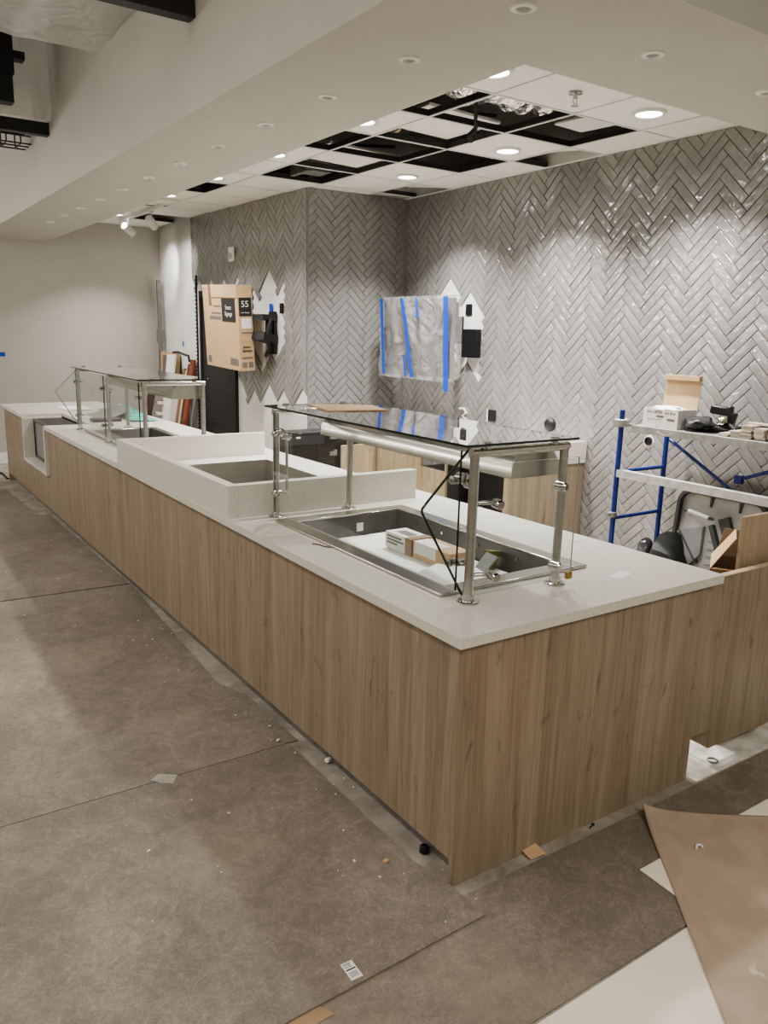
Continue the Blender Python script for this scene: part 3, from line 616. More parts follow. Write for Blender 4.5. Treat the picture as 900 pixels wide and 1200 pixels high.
# ------------------------------------------------------------------ sneeze guards
def guard(label, y0, y1, fin_y, mids, end_pane):
    ZT = 1.395; x0, x1 = 1.655, 2.062
    t = thing('sneeze_guard', label, 'sneeze guard', ((x0+x1)/2, (y0+y1)/2, WT), 'glass sneeze guards on the counter')
    for y in [y0, y1]+mids:
        for x in (x0, x1):
            if y in mids and x == x1: continue
            mb = MB(); mb.cyl((x, y, WT+.004), (x, y, ZT-.03), .010 if y in mids else .0155, 20); p_ = part('post', mb, 'steel', t)
            mb = MB(); mb.lathe((x, y, WT), [(.038, 0), (.038, .005), (.034, .008), (.021, .009), (.021, .026), (.0155, .028)], n=24); part('flange', mb, 'chrome', p_)
    for y in (y0, y1):
        mb = MB(); mb.cyl((x0-.0155, y, ZT-.03), (x1+.0155, y, ZT-.03), .0155, 18); part('cross_tube', mb, 'steelh', t)
    # top glass
    mb = MB(); a, b, c, d = x0-.05, x1+.05, y0-.02, y1+.02
    mb.poly([(a, c, ZT), (b, c, ZT), (b, d, ZT), (a, d, ZT)]); mb.mi = 1
    for p, q in (((a, c), (b, c)), ((b, c), (b, d)), ((b, d), (a, d)), ((a, d), (a, c))): mb.poly([(*p, ZT-.008), (*q, ZT-.008), (*q, ZT), (*p, ZT)])
    part('top_glass', mb, ['glasstop', 'glassedge'], t, 'clear glass shelf on top')
    for x in (x0+.05, x1-.05):
        for y in (y0, y1):
            mb = MB(); mb.cyl((x, y, ZT-.02), (x, y, ZT-.008), .012, 14); mb.cyl((x, y, ZT+.0005), (x, y, ZT+.006), .016, 16); part('glass_pad', mb, 'chrome', t)
    # light hood: arched stainless channel
    hx0, hx1, zl, zh = 1.865, 2.095, 1.255, 1.352
    prof = [(hx0, zl), (hx0+.004, zl+.05), (hx0+.03, zh-.012), (hx0+.06, zh), (hx1-.06, zh), (hx1-.03, zh-.012), (hx1-.004, zl+.05), (hx1, zl)]
    mb = MB(); A_ = [mb.bm.verts.new((x, y0+.055, z)) for x, z in prof]; B_ = [mb.bm.verts.new((x, y1-.055, z)) for x, z in prof]
    for i in range(len(prof)-1):
        f = mb.face([A_[i], A_[i+1], B_[i+1], B_[i]])
    mb.face([A_[0], B_[0], B_[-1], A_[-1]])
    hd_ = part('light_hood', mb, 'steelh', t, 'stainless light hood under the glass')
    for y in (y0+.05, y1-.055):
        mb = MB(); mb.prism([(x, y, z) for x, z in prof], (0, .005, 0)); part('end_plate', mb, 'steel', hd_)
    for y in (y0+.25, (y0+y1)/2, y1-.25):
        mb = MB(); mb.cyl((1.98, y, zh), (1.98, y, ZT-.008), .008, 10); part('hanger', mb, 'chrome', hd_)
    # front panes
    ycuts = [y0+.03]+[m for m in mids]+[y1-.03]
    for a, b in zip(ycuts, ycuts[1:]):
        mb = MB(); xg = x0-.03; z0_, z1_ = WT+.035, ZT-.025; a2, b2 = a+.006, b-.006
        mb.poly([(xg, a2, z0_), (xg, b2, z0_), (xg, b2, z1_), (xg, a2, z1_)]); mb.mi = 1
        for p, q in (((a2, z0_), (b2, z0_)), ((b2, z1_), (a2, z1_))): mb.poly([(xg, *p), (xg, *q), (xg+.008, *q), (xg+.008, *p)])
        mb.mi = 2
        for p, q in (((b2, z0_), (b2, z1_)), ((a2, z1_), (a2, z0_))): mb.poly([(xg, *p), (xg, *q), (xg+.008, *q), (xg+.008, *p)])
        part('front_glass', mb, ['glass', 'glassedgelight', 'glassedge'], t)
    for y in ycuts:
        s_ = 1 if y < ycuts[-1] else -1
        for z in (1.27, .99):
            mb = MB(); mb.cyl((x0-.052, y+.03*s_, z), (x0+.02, y+.03*s_, z), .007, 12); mb.lathe((x0-.03, y+.03*s_, z), [(.006, -.016), (.014, -.014), (.014, -.002), (.006, 0)], (1, 0, 0), 14); mb.lathe((x0-.022, y+.03*s_, z), [(.006, 0), (.014, .002), (.014, .014), (.006, .016)], (1, 0, 0), 14); part('glass_clamp', mb, 'chrome', t)
    # hinge hardware: knuckle, rod and lower clip beside the posts
    for y, s_ in ((y0, 1), (y1, -1)) if not mids else ((mids[0], 1),):
        mb = MB(); yy = y+.05*s_
        mb.lathe((x0-.005, yy-.02, 1.275), [(.012, 0), (.019, .004), (.019, .04), (.012, .044)], (0, 1, 0), 16); mb.lathe((x0+.03, yy-.02, 1.255), [(.012, 0), (.019, .004), (.019, .04), (.012, .044)], (0, 1, 0), 16)
        mb.cyl((x0, y, 1.265), (x0+.03, yy, 1.265), .008, 12); h = part('hinge', mb, 'chrome', t)
        mb = MB(); mb.cyl((x0+.03, yy, 1.25), (x0+.03, yy, .995), .0065, 12); part('support_rod', mb, 'steel', h)
        mb = MB(); mb.box(x0-.02, x0+.045, yy-.012, yy+.012, .98, .998); part('rod_clip', mb, 'chrome', h)
    # projecting triangular wing pane
    if fin_y is not None:
        mb = MB(); tr = [(x0, ZT-.02), (1.467, 1.19), (x0, WT+.012)]
        mb.poly([(x, fin_y, z) for x, z in tr]); f = part('wing_glass', mb, ['glass'], t, 'triangular glass wing pane with dark edges')
        mb = MB(); mb.tube([(tr[0][0], fin_y, tr[0][1]), (1.490, fin_y, 1.2135), (1.472, fin_y, 1.195), (1.472, fin_y, 1.183), (1.490, fin_y, 1.150), (tr[2][0], fin_y, tr[2][1])], .0042, 8); part('glass_edge', mb, 'glassedge' if end_pane else 'glassedgelight', f)
    if end_pane:
        yg = y0-.06; mb = MB(); a, b, z0_, z1_ = x0-.03, x1+.015, WT+.045, 1.335
        mb.poly([(a, yg, z0_), (b, yg, z0_), (b, yg, z1_), (a, yg, z1_)]); mb.mi = 1
        for p, q in (((a, z0_), (b, z0_)), ((b, z0_), (b, z1_)), ((b, z1_), (a, z1_)), ((a, z1_), (a, z0_))):
            mb.poly([(p[0], yg, p[1]), (q[0], yg, q[1]), (q[0], yg+.006, q[1]), (p[0], yg+.006, p[1])])
        part('end_glass', mb, ['glass', 'glassedgelight'], t)
        for x, z in ((x0, 1.20), (x0, .955), (x1, 1.235), (x1, .95)):
            sx = .072 if x == x0 else -.06
            mb = MB(); mb.tube([(x, y0, z), (x+sx*.55, y0-.004, z), (x+sx, yg+.03, z)], .007, 10); mb.lathe((x+sx, yg+.034, z), [(.008, 0), (.0165, -.004), (.0165, -.03), (.0165, -.04), (.012, -.045), (.001, -.045)], (.25 if sx > 0 else -.25, 1, 0), 18); part('standoff', mb, 'chrome', t)
        mb = MB(); mb.box(x1-.005, x1+.018, yg-.004, yg+.010, WT+.035, WT+.06); part('corner_clip', mb, 'brass', t, 'small brass coloured corner clip')
    return t
guard('near glass sneeze guard with steel posts and a cardboard scrap on its top', 1.922, 3.345, 1.95, [], True)
guard('far glass sneeze guard with a middle post, before the leaning boards', 5.30, 7.10, 7.1, [6.2], False)
mb = MB(); q = [at(370, 474.5, 2, 1.398), at(424, 476, 2, 1.398), at(432, 482, 2, 1.398), at(388, 481.5, 2, 1.398)]; mb.prism([Vector((1.80, 3.30, 1.3965)), Vector((2.06, 3.15, 1.3965)), Vector((2.0, 2.93, 1.3965)), Vector((1.72, 2.98, 1.3965))], (0, 0, .004))
single('cardboard_scrap', mb, 'carddark', 'flat brown cardboard scrap lying on the near glass guard', 'cardboard')

# things in the near cold well
ZB = WT-.095
p0 = at(453, 645, 2, ZB+.004); p1 = at(520, 674, 2, ZB+.004)
mb = wavy(1.72, 2.21, 2.12, 3.14, ZB+.007, 16, 24, .004, 2); single('paper_sheet', mb, 'paper', 'speckled white protective paper lining the cold well floor', 'paper')
mb = MB(); z = ZB+.02; Vv = [mb.bm.verts.new(c) for c in ((1.80, 2.15, z-.004), (2.05, 2.14, z+.012), (2.07, 2.36, z+.02), (1.96, 2.48, z+.022), (1.80, 2.46, z-.004))]; mb.face(Vv)
single('folded_paper', mb, 'paper', 'crumpled white paper at the near corner of the cold well', 'paper')
def carton(yc0, yc1, xa, xb, h, label, mt, tape=True, extra=None):
    t = thing('carton', label, 'carton', ((xa+xb)/2, (yc0+yc1)/2, ZB+.012)); mb = MB(); mb.box(xa, xb, yc0, yc1, ZB+.012, ZB+.012+h); part('body', mb, mt, t, None, .002)
    return t
CX0, CX1 = 1.985, 2.10
ca = carton(2.70, 2.90, CX0, CX1, .075, 'white printed carton at the far end of the taped pair in the cold well', 'papercarton')
for k, (z, w) in enumerate(((.055, .11), (.04, .13), (.025, .08))):
    mb = MB(); mb.box(CX0-.0008, CX0, 2.885-w, 2.885, ZB+.012+z, ZB+.012+z+.008); part('printed_line', mb, 'printgrey', ca)
mb = MB(); mb.box(CX0+.03, CX1-.035, 2.76, 2.86, ZB+.0871, ZB+.0878); part('printed_panel', mb, 'printgrey', ca)
mb = MB(); mb.box(CX0-.001, CX1+.001, 2.697, 2.745, ZB+.012, ZB+.0885); part('tape_band', mb, 'brownTape', ca, 'brown packing tape band')
cb_ = carton(2.44, 2.692, CX0+.005, CX1+.005, .073, 'tan carton with a white label, near end of the taped pair in the cold well', 'card')
mb = MB(); mb.box(CX0+.0035, CX0+.005, 2.53, 2.68, ZB+.035, ZB+.083); mb.box(CX0+.005, CX1-.03, 2.53, 2.69, ZB+.085, ZB+.0862); part('label_sheet', mb, 'papercarton', cb_, 'white paper label')
mb = MB(); mb.prism([(2.05, 2.30, ZB+.03), (2.06, 2.37, ZB+.03), (2.12, 2.36, ZB+.10), (2.11, 2.28, ZB+.10)], (.003, -.002, -.003)); single('bracket_plate', mb, 'midplastic', 'grey bent plate leaning by the cartons in the cold well', 'plate')
mb = MB(); mb.obox((2.19, 2.40, ZB+.075), (.09, .035, .022), (0, .2, .3)); mb.obox((2.19, 2.40, ZB+.042), (.035, .03, .07), (0, .2, .3)); single('hand_tool', mb, 'yellow', 'dull yellow tool standing beside the cartons in the cold well', 'tool')
# worktop odds
mb = MB(); pp = [at(300, 638, 2, WT), at(310, 640, 2, WT), at(322, 644, 2, WT), at(335, 648, 2, WT)]; mb.tube([q_+Vector((0, 0, .003)) for q_ in (at(366, 638, 2, WT), at(373, 638.5, 2, WT), at(380, 641, 2, WT), at(388, 642, 2, WT))], .003, 6); single('cable_tie', mb, 'brown', 'short brown tie lying on the worktop before the cold well', 'tie')
c = at(728, 674, 2, WT); mb = MB(); mb.obox(c+Vector((0, 0, .0006)), (.11, .05, .001), (0, 0, .3)); single('worktop_label', mb, 'paper', 'thin white label on the bare worktop corner', 'label')
c = at(676, 635.5, 2, WT); t = thing('pencil_note', 'tiny dark handwritten mark on the worktop right of the glass end pane', 'mark', c)
mb = MB()
for k in range(6): mb.obox(c+Vector((-.03+.012*k, .016-.003*k+.004*math.sin(k*2), .0004)), (.010, .004, .0006), (0, 0, .5*math.sin(k*3)))
part('stroke', mb, 'printgrey', t)
# far end of the worktop: tray, curved trim, teal film, sheet
mb = MB(); n = 10; c = Vector((2.15, 7.70, WT))
prof = [(c.x-.10+.03*k, c.z+.004+.10*(k/n)**2) for k in range(n+1)]
a = [mb.bm.verts.new((x-.06, 7.75, z)) for x, z in prof]; b = [mb.bm.verts.new((x-.06, 8.35, z)) for x, z in prof]
for i in range(n):
    f = mb.face([a[i], a[i+1], b[i+1], b[i]]); f.smooth = True
single('curved_metal_sheet', mb, 'zincdark', 'curved grey metal sheet lying on the far worktop', 'metal sheet')
mb = MB(); mb.box(1.88, 2.14, 7.56, 7.70, WT, WT+.03); single('black_tray', mb, 'black', 'flat black tray behind the far glass guard', 'tray', None, .006)
mb = MB(); rr = random.Random(5); n1, n2 = 26, 10; g = []
for i in range(n1+1):
    g.append([mb.bm.verts.new((2.20+.24*j/n2+.015*rr.random(), 7.45+1.25*i/n1+.015*rr.random(), WT+.004+(.012+.085*math.sin(PI*i/n1)*math.sin(PI*j/n2))*(.35+.9*rr.random()))) for j in range(n2+1)])
for i in range(n1):
    for j in range(n2): mb.face([g[i][j], g[i+1][j], g[i+1][j+1], g[i][j+1]])
single('plastic_film', mb, 'teal', 'crumpled teal plastic film heaped behind the far glass guard', 'plastic film')
mb = wavy(1.9, 2.18, 8.75, 9.2, WT+.005, 6, 6, .002, 4); single('paper_sheet', mb, 'paper', 'white paper sheet flat on the far end of the worktop', 'paper')

# ------------------------------------------------------------------ gate and boards at the right end
t = thing('counter_gate', 'oak laminate swing panel hung off the right counter end above the floor', 'gate', (3.0, 1.78, .07))
mb = MB(); mb.prism([(2.672, 1.725, .16), (2.84, 1.725, .16), (2.84, 1.725, .075), (3.30, 1.725, .075), (3.30, 1.725, .828), (2.672, 1.725, .828)], (0, .03, 0)); part('panel', mb, 'wood', t)
mb = MB(); mb.box(2.675, 3.30, 1.7265, 1.755, .8285, .8315); part('top_edge', mb, 'oak', t, 'pale oak edge strip')
mb = MB(); mb.box(2.842, 2.862, 1.756, 2.05, .075, .80); part('side_panel', mb, 'wood', t)
mb = MB(); mb.box(3.03, 3.5, 1.80, 1.82, 0, 1.03); t = single('oak_board', mb, 'wood2', 'upright pale oak board standing behind the swing panel', 'board', None, .001)
# open carton behind gate
t = thing('cardboard_box', 'open cardboard box with raised flaps behind the swing panel', 'box', (2.94, 2.05, 0))
P0, E1, E2 = Vector((3.46, 2.21, 0)), Vector((.84, .54, 0)), Vector((.54, -.84, 0)); bd, bw, bz = .30, .27, .64
def bq(a, b, z): return P0+E1*a+E2*b+Vector((0, 0, z))
def wallp(mb, a0, b0, a1, b1, z1, th=.004):
    d = (E1*(a1-a0)+E2*(b1-b0)).normalized(); nq = Vector((d.y, -d.x, 0))*th; p, q = bq(a0, b0, 0), bq(a1, b1, 0); u = Vector((0, 0, z1))
    mb.hexa([p, q, q+nq, p+nq, p+u, q+u, q+nq+u, p+nq+u])
mb = MB(); wallp(mb, 0, 0, bd, 0, bz); wallp(mb, bd, 0, bd, bw, bz); wallp(mb, bd, bw, 0, bw, bz); wallp(mb, 0, bw, 0, 0, bz); mb.prism([bq(0, 0, .001), bq(bd, 0, .001), bq(bd, bw, .001), bq(0, bw, .001)], (0, 0, .004)); part('body', mb, 'cardshade', t)
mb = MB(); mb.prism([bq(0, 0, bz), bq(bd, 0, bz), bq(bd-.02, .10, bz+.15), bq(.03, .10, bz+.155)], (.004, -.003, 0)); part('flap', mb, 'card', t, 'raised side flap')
mb = MB(); mb.prism([bq(bd, .02, bz), bq(bd, bw, bz), bq(bd+.03, bw, bz+.13), bq(bd+.03, .05, bz+.14)], (.004, .003, 0)); part('flap', mb, 'cardshade', t)
mb = MB(); mb.prism([bq(0, .01, bz), bq(0, bw, bz), bq(-.06, bw-.01, bz+.015), bq(-.06, .03, bz+.02)], (0, 0, .004)); part('flap', mb, 'card', t)
mb = MB(); mb.prism([bq(-.001, .08, bz-.09), bq(-.001, .20, bz-.09), bq(-.001, .20, bz-.04), bq(-.001, .08, bz-.04)], (-.001, -.0005, 0)); part('printed_panel', mb, 'print', t)

# ------------------------------------------------------------------ scaffold
SX0, SX1, SY = 4.06, 4.53, 3.32
t = thing('scaffold', 'blue steel scaffold standing against the tiled right wall', 'scaffold', ((SX0+SX1)/2, 2.6, 0))
SYN = 1.50
for x, y, zt in ((SX0, SY, 1.30), (SX1, SY, 1.20), (SX0, SYN, 1.30), (SX1, SYN, 1.30)):
    mb = MB(); mb.cyl((x, y, .06), (x, y, zt), .0165, 16); p_ = part('post', mb, 'blue', t)
    mb = MB(); mb.lathe((x, y, 0), [(.03, 0), (.03, .02), (.018, .03), (.018, .06)]); part('foot', mb, 'rubber', p_)
for y in (SY, SYN):
    for z in (.22, .60, .905):
        mb = MB(); mb.cyl((SX0, y, z), (SX1, y, z), .012, 12); part('rung', mb, 'blue', t)
mb = MB(); mb.lathe((SX0, SY, 1.195), [(.040, 0), (.048, .004), (.048, .044), (.042, .048), (.036, .044), (.036, .004)], n=24); part('lock_ring', mb, 'zinc', t, 'silver locking ring')
mb = MB(); mb.lathe((SX0-.01, SY, .61), [(.028, 0), (.03, .006), (.03, .03), (.026, .034)], n=18); mb.cyl((SX0-.01, SY, .63), (SX0-.06, SY, .63), .010); part('coupler', mb, 'zincdark', t, 'grey coupler on the post')
mb = MB(); mb.cyl((SX0+.03, SY, 1.20), (SX0+.14, SY, 1.205), .009, 10); part('latch_bar', mb, 'zincdark', t)
pa, pb, pc, pd = at(785, 515, 0, SX1), at(849, 568, 0, SX1), at(866, 562, 0, SX1), at(905, 552, 0, SX1)
mb = MB(); mb.tube([pa, pb, pb+(pb-pa)*.4], .011); part('brace', mb, 'blue', t)
mb = MB(); mb.tube([pc, pd, pd+(pd-pc)*2.0], .011); mb.obox(pc, (.03, .05, .05)); part('brace', mb, 'blue', t)
mb = MB(); mb.cyl((SX1, SY, .22), (SX1, SYN, .30), .011); part('brace', mb, 'blue', t)
mb = MB(); mb.box(SX0-.02, SX0+.03, SYN, SY-.01, .875, .922); part('side_rail', mb, 'railgrey', t, 'pale grey side rail')
PZ = 1.212
mb = MB(); mb.box(SX0+.02, SX1+.03, SYN-.1, SY-.06, PZ-.045, PZ); part('platform', mb, 'zinc', t, 'pale worn platform plank', .003)
# tile carton with lid
bxl = at(750, 497, 2, PZ)
X0, X1, Y1, Y0 = SX0+.05, SX0+.23, 3.20, 2.95
t = thing('tile_box', 'white printed tile carton with its cardboard lid raised on the scaffold', 'box', ((X0+X1)/2, (Y0+Y1)/2, PZ))
mb = MB(); w = .004; bh = .115
mb.box(X0, X1, Y0, Y0+w, PZ+.001, PZ+bh); mb.box(X0, X1, Y1-w, Y1, PZ+.001, PZ+bh); mb.box(X0, X0+w, Y0+w, Y1-w, PZ+.001, PZ+bh); mb.box(X1-w, X1, Y0+w, Y1-w, PZ+.001, PZ+bh); mb.box(X0+w, X1-w, Y0+w, Y1-w, PZ+.001, PZ+.006)
part('body', mb, 'papercarton', t)
mb = MB(); mb.prism([(X1-.002, Y1, PZ+bh), (X1-.002, Y0, PZ+bh), (X1+.02, Y0, PZ+bh+.17), (X1+.02, Y1, PZ+bh+.17)], (.004, 0, 0)); mb.box(X1-.01, X1+.024, Y0, Y1, PZ+bh+.17, PZ+bh+.20); part('lid', mb, 'card', t, 'raised brown cardboard lid')
mb = MB(); mb.blob(((X0+X1)/2-.02, (Y0+Y1)/2, PZ+bh-.006), (.075, .10, .022), 3, .5); part('packing_paper', mb, 'paper', t)
text_mesh('WALL DECOR', .018, (X0-.001, Y1-.08, PZ+.092), (0, -1, 0), (0, 0, 1), 'printed_text', 'print', t)
text_mesh('4 x 10 in', .021, (X0-.001, Y0+.055, PZ+.092), (0, -1, 0), (0, 0, 1), 'printed_text', 'print', t, bold=.0004)
mb = MB(); mb.box(X0-.0012, X0, Y1-.15, Y1-.10, PZ+.062, PZ+.074); mb.box(X0-.0012, X0, Y0+.02, Y0+.075, PZ+.045, PZ+.060); mb.box(X0-.0012, X0, Y0+.11, Y1-.03, PZ+.048, PZ+.051); part('printed_panel', mb, 'printgrey', t)
# black pouch and tool
mb = MB(); mb.blob((SX0+.13, 2.85, PZ+.045), (.08, .085, .045), 2, .35); mb.blob((SX0+.16, 2.80, PZ+.024), (.06, .10, .022), 6, .3); single('tool_pouch', mb, 'black', 'black padded tool pouch beside the tile carton on the scaffold', 'pouch')
t = thing('cordless_tool', 'black cordless tool with a silver guard on the scaffold platform', 'tool', (SX0+.24, 2.74, PZ))
mb = MB(); mb.obox((SX0+.24, 2.79, PZ+.125), (.07, .12, .05), (.12, 0, .3)); mb.obox((SX0+.24, 2.735, PZ+.125), (.06, .03, .06), (0, 0, .3)); mb.obox((SX0+.24, 2.725, PZ+.07), (.05, .05, .10), (.2, 0, .3)); mb.obox((SX0+.23, 2.71, PZ+.021), (.09, .09, .04), (0, 0, .2)); part('body', mb, 'black', t, None, .008)
mb = MB(); mb.lathe((SX0+.18, 2.735, PZ+.062), [(.026, 0), (.032, .008), (.032, .024), (.01, .034)], (-.7, -.1, .5), 20); part('guard', mb, 'chrome', t, 'silver round guard')
mb = MB(); mb.tube([(SX0+.2, 2.71, PZ+.05), (SX0+.17, 2.67, PZ+.045), (SX0+.16, 2.64, PZ+.03)], .011); part('side_handle', mb, 'rubber', t)
# stacks of tiles
def ptile(x, y, z, rz, label, grp):
    mb = MB(); mb.obox((x, y, z+.0045), (.245, .061, .0085), (0, 0, rz)); return single('loose_tile', mb, ['tileedge'], label, 'tile', grp, .0008)
rr = random.Random(9)
stacks = [(2.64, 2, 'low tile lying flat between the black tool and the first tile stack'), (2.572, 4, 'tile in the short stack next to the black tool'), (2.505, 8, 'tile in the tall stack left of the overhanging tile'), (2.425, 7, 'tile in the stack under the overhanging tile'), (2.345, 8, 'tile in the stack at the right edge of the view')]
for y, n_, lab in stacks:
    for k in range(n_): ptile(SX0+.17+rr.uniform(-.006, .006), y+rr.uniform(-.003, .003), PZ+.001+k*.0092, rr.uniform(-.06, .06), 'grey-tan '+lab, 'tiles: '+lab)
ptile(SX0+.15, 2.44, PZ+.001+8*.0092, 1.35, 'dark tile laid crosswise on top of two scaffold stacks', 'overhanging tile')
mb = MB(); mb.tube([at(x_, y_, 0, SX0-.0) for x_, y_ in ((770, 497), (768, 505), (778, 510), (790, 509), (797, 503), (797, 496))], .0018, 6); single('wire_loop', mb, 'zinc', 'thin wire loop hanging off the scaffold platform edge', 'wire')

# grey plastic cart shell leaning behind the scaffold
t = thing('utility_cart', 'grey moulded plastic cart shell with black rim tipped against the tiled wall', 'cart', (4.5, 2.75, 0))
Lc = Vector((4.44, 3.14, 0)); uu = Vector((.0, -1, 0)).normalized(); vv = Vector((.10, 0, .995)).normalized(); nn = uu.cross(vv)
if nn.x > 0: nn = -nn
CWd, CHt = .62, .80
def cp(a, b, d=0): return Lc + uu*a + vv*b + nn*d
def rrect(a0, a1, b0, b1, r, n=5):
    out = []
    for ca, cb2, s0 in ((a1-r, b1-r, 0), (a0+r, b1-r, 90), (a0+r, b0+r, 180), (a1-r, b0+r, 270)):
        for k in range(n+1):
            an = math.radians(s0+90*k/n); out.append((ca+r*math.cos(an), cb2+r*math.sin(an)))
    return out
o_, i_ = rrect(0, CWd, 0.02, CHt, .09), rrect(.022, CWd-.022, .042, CHt-.022, .07)
mb = MB(); lv = [[mb.bm.verts.new(cp(a, b, d)) for a, b in ring] for ring, d in ((o_, 0), (o_, .05), (i_, .05), (i_, .012))]
for r0, r1 in zip(lv, lv[1:]):
    for k in range(len(r0)): mb.face([r0[k], r0[(k+1) % len(r0)], r1[(k+1) % len(r1)], r1[k]])
part('rim', mb, 'darkplastic', t, 'black rounded rim')
mb = MB(); mb.prism([cp(a, b, .0) for a, b in i_], nn*.012); part('shell', mb, 'greyplastic', t, 'pale grey inner shell')
def cbar(pa, pb, w, d0, d1):
    (a0, b0), (a1, b1) = pa, pb; dx, dy = a1-a0, b1-b0; l = math.hypot(dx, dy); nx, ny = -dy/l*w/2, dx/l*w/2
    pts = [(a0+nx, b0+ny), (a1+nx, b1+ny), (a1-nx, b1-ny), (a0-nx, b0-ny)]
    return [cp(a, b, d0) for a, b in pts] , nn*(d1-d0)
mb = MB()
for pa, pb, w in (((.34, .66), (.46, .40), .07), ((.26, .60), (.36, .40), .03), ((.05, .52), (.20, .34), .012)): mb.prism(*cbar(pa, pb, w, .012, .045))
part('leg_strut', mb, 'darkplastic', t, 'dark folding strut')
mb = MB(); mb.prism([cp(a, b, .012) for a, b in ((.03, .52), (.21, .58), (.22, .40), (.16, .32), (.05, .20), (.03, .20))], nn*.03); mb.prism([cp(a, b, .012) for a, b in ((.05, .05), (.05, .18), (.18, .05))], nn*.03); part('gusset', mb, 'midplastic', t)
mb = MB()
for k in range(6): mb.prism(*cbar((.25, .24+.05*k), (.36, .26+.05*k), .008, .012, .02))
part('rib', mb, 'midplastic', t)
for (pa, pb) in (((.09, .66), (.24, .64)), ((.08, .31), (.19, .29))):
    mb = MB(); mb.cyl(cp(*pa, .04), cp(*pb, .04), .014, 14); mb.mi = 1; mb.cyl(cp(pa[0]-.03, pa[1], .04), cp(*pa, .04), .009, 10); mb.cyl(cp(*pb, .04), cp(pb[0]+.03, pb[1], .04), .009, 10); part('handle_bar', mb, ['white', 'darkplastic'], t, 'white roller on a dark pin')
for a in (.22, .42):
    mb = MB(); mb.prism([cp(q0, q1, .012) for q0, q1 in ((a, CHt-.03), (a+.02, CHt-.03), (a+.012, CHt-.09), (a+.004, CHt-.09))], nn*.015); part('clip', mb, 'darkplastic', t)
# black bag / vacuum by the scaffold post
t = thing('equipment_bag', 'slumped black equipment bag with a clear cup below the scaffold rungs', 'bag', (4.15, 2.98, 0))
mb = MB(); mb.blob((4.12, 2.93, .36), (.13, .12, .22), 1, .3, 3, .2); mb.blob((4.12, 2.97, .12), (.15, .17, .12), 8, .2); part('body', mb, 'rubber', t, None)
mb = MB(); mb.blob((4.09, 3.07, .40), (.07, .05, .12), 3, .15); part('cup', mb, 'glassdark', t, 'shiny smoked cup')
mb = MB(); mb.tube([(4.10, 2.84, .40), (4.08, 2.78, .34), (4.08, 2.75, .26), (4.09, 2.76, .15)], .018); part('hose', mb, 'black', t)

# ------------------------------------------------------------------ back counter along the right wall
BX, BY0, BY1 = 3.91, 4.15, 5.88
t = thing('back_cabinet', 'light oak back cabinet run with open black compartments under the right wall', 'cabinet', (4.3, 5.0, 0))
wx = 4.66
mb = MB(); mb.box(BX, wx+.02, BY0, BY0+.025, 0, .80); part('end_panel', mb, 'wood', t)
mb = MB(); mb.box(BX+.003, BX+.021, BY0+.025, BY0+.06, 0, .80); mb.box(BX, BX+.02, 5.22, BY1, 0, .80); mb.box(BX, BX+.02, 4.90, 5.22, 0, .665); mb.box(BX, BX+.02, 4.885, 4.90, 0, .80); mb.box(BX, BX+.02, BY0+.06, 5.22, .775, .80); part('face_panel', mb, 'wood2', t)
mb = MB(); mb.box(BX+.02, wx, 4.21, 4.88, .05, .07); mb.box(BX+.4, BX+.41, 4.21, 5.25, .05, .77); mb.box(BX+.02, BX+.4, 4.2, 4.21, .05, .77); mb.box(BX+.02, BX+.4, 4.885, 4.895, .05, .77); mb.box(BX+.02, BX+.4, 4.895, 5.22, .66, .668); part('black_interior', mb, 'black', t, 'black empty compartment')
mb = MB(); mb.cyl((BX-.004, 5.52, .735), (BX, 5.52, .735), .009, 12); part('lock', mb, 'black', t)
t = thing('back_worktop', 'white quartz worktop with upstand on the back cabinet', 'worktop', (4.3, 5.0, .80))
mb = MB(); mb.box(BX-.02, wx+.02, BY0-.01, BY1, .80, .832); part('slab', mb, 'quartz', t, None, .002)
mb = MB(); mb.box(BX+.18, wx+.025, BY0-.01, BY0+.025, .833, .967); part('upstand', mb, 'quartz', t, 'white upstand across the end', .002)
# oak return panel and black cabinet
mb = MB(); mb.box(3.54, 3.90, 5.88, 5.90, 0, .772); single('oak_return_panel', mb, 'wood2', 'pale oak panel standing square beside the black cabinet', 'panel', None, .001)
t = thing('black_cabinet', 'black cabinet with hinge hardware behind the near glass guard', 'cabinet', (3.4, 6.2, 0))
mb = MB(); mb.box(3.09, 3.76, 5.96, 6.18, 0, .893); part('carcass', mb, 'black', t, None, .002)
mb = MB(); mb.box(3.095, 3.33, 5.945, 5.96, .03, .888); part('door', mb, 'blackgloss', t, 'glossy black door leaf', .002)
mb = MB(); mb.box(3.335, 3.53, 5.945, 5.96, .03, .888); dd = part('door', mb, 'blackgloss', t, 'glossy black door leaf', .002)
for z in (.845, .70):
    mb = MB(); mb.obox((3.48, 5.935, z), (.05, .02, .035)); mb.obox((3.51, 5.938, z+.005), (.03, .014, .05)); part('hinge', mb, 'zincdark', dd)
mb = MB(); mb.box(3.13, 3.17, 5.9435, 5.945, .845, .86); part('sticker', mb, 'paper', t, 'small pale sticker')

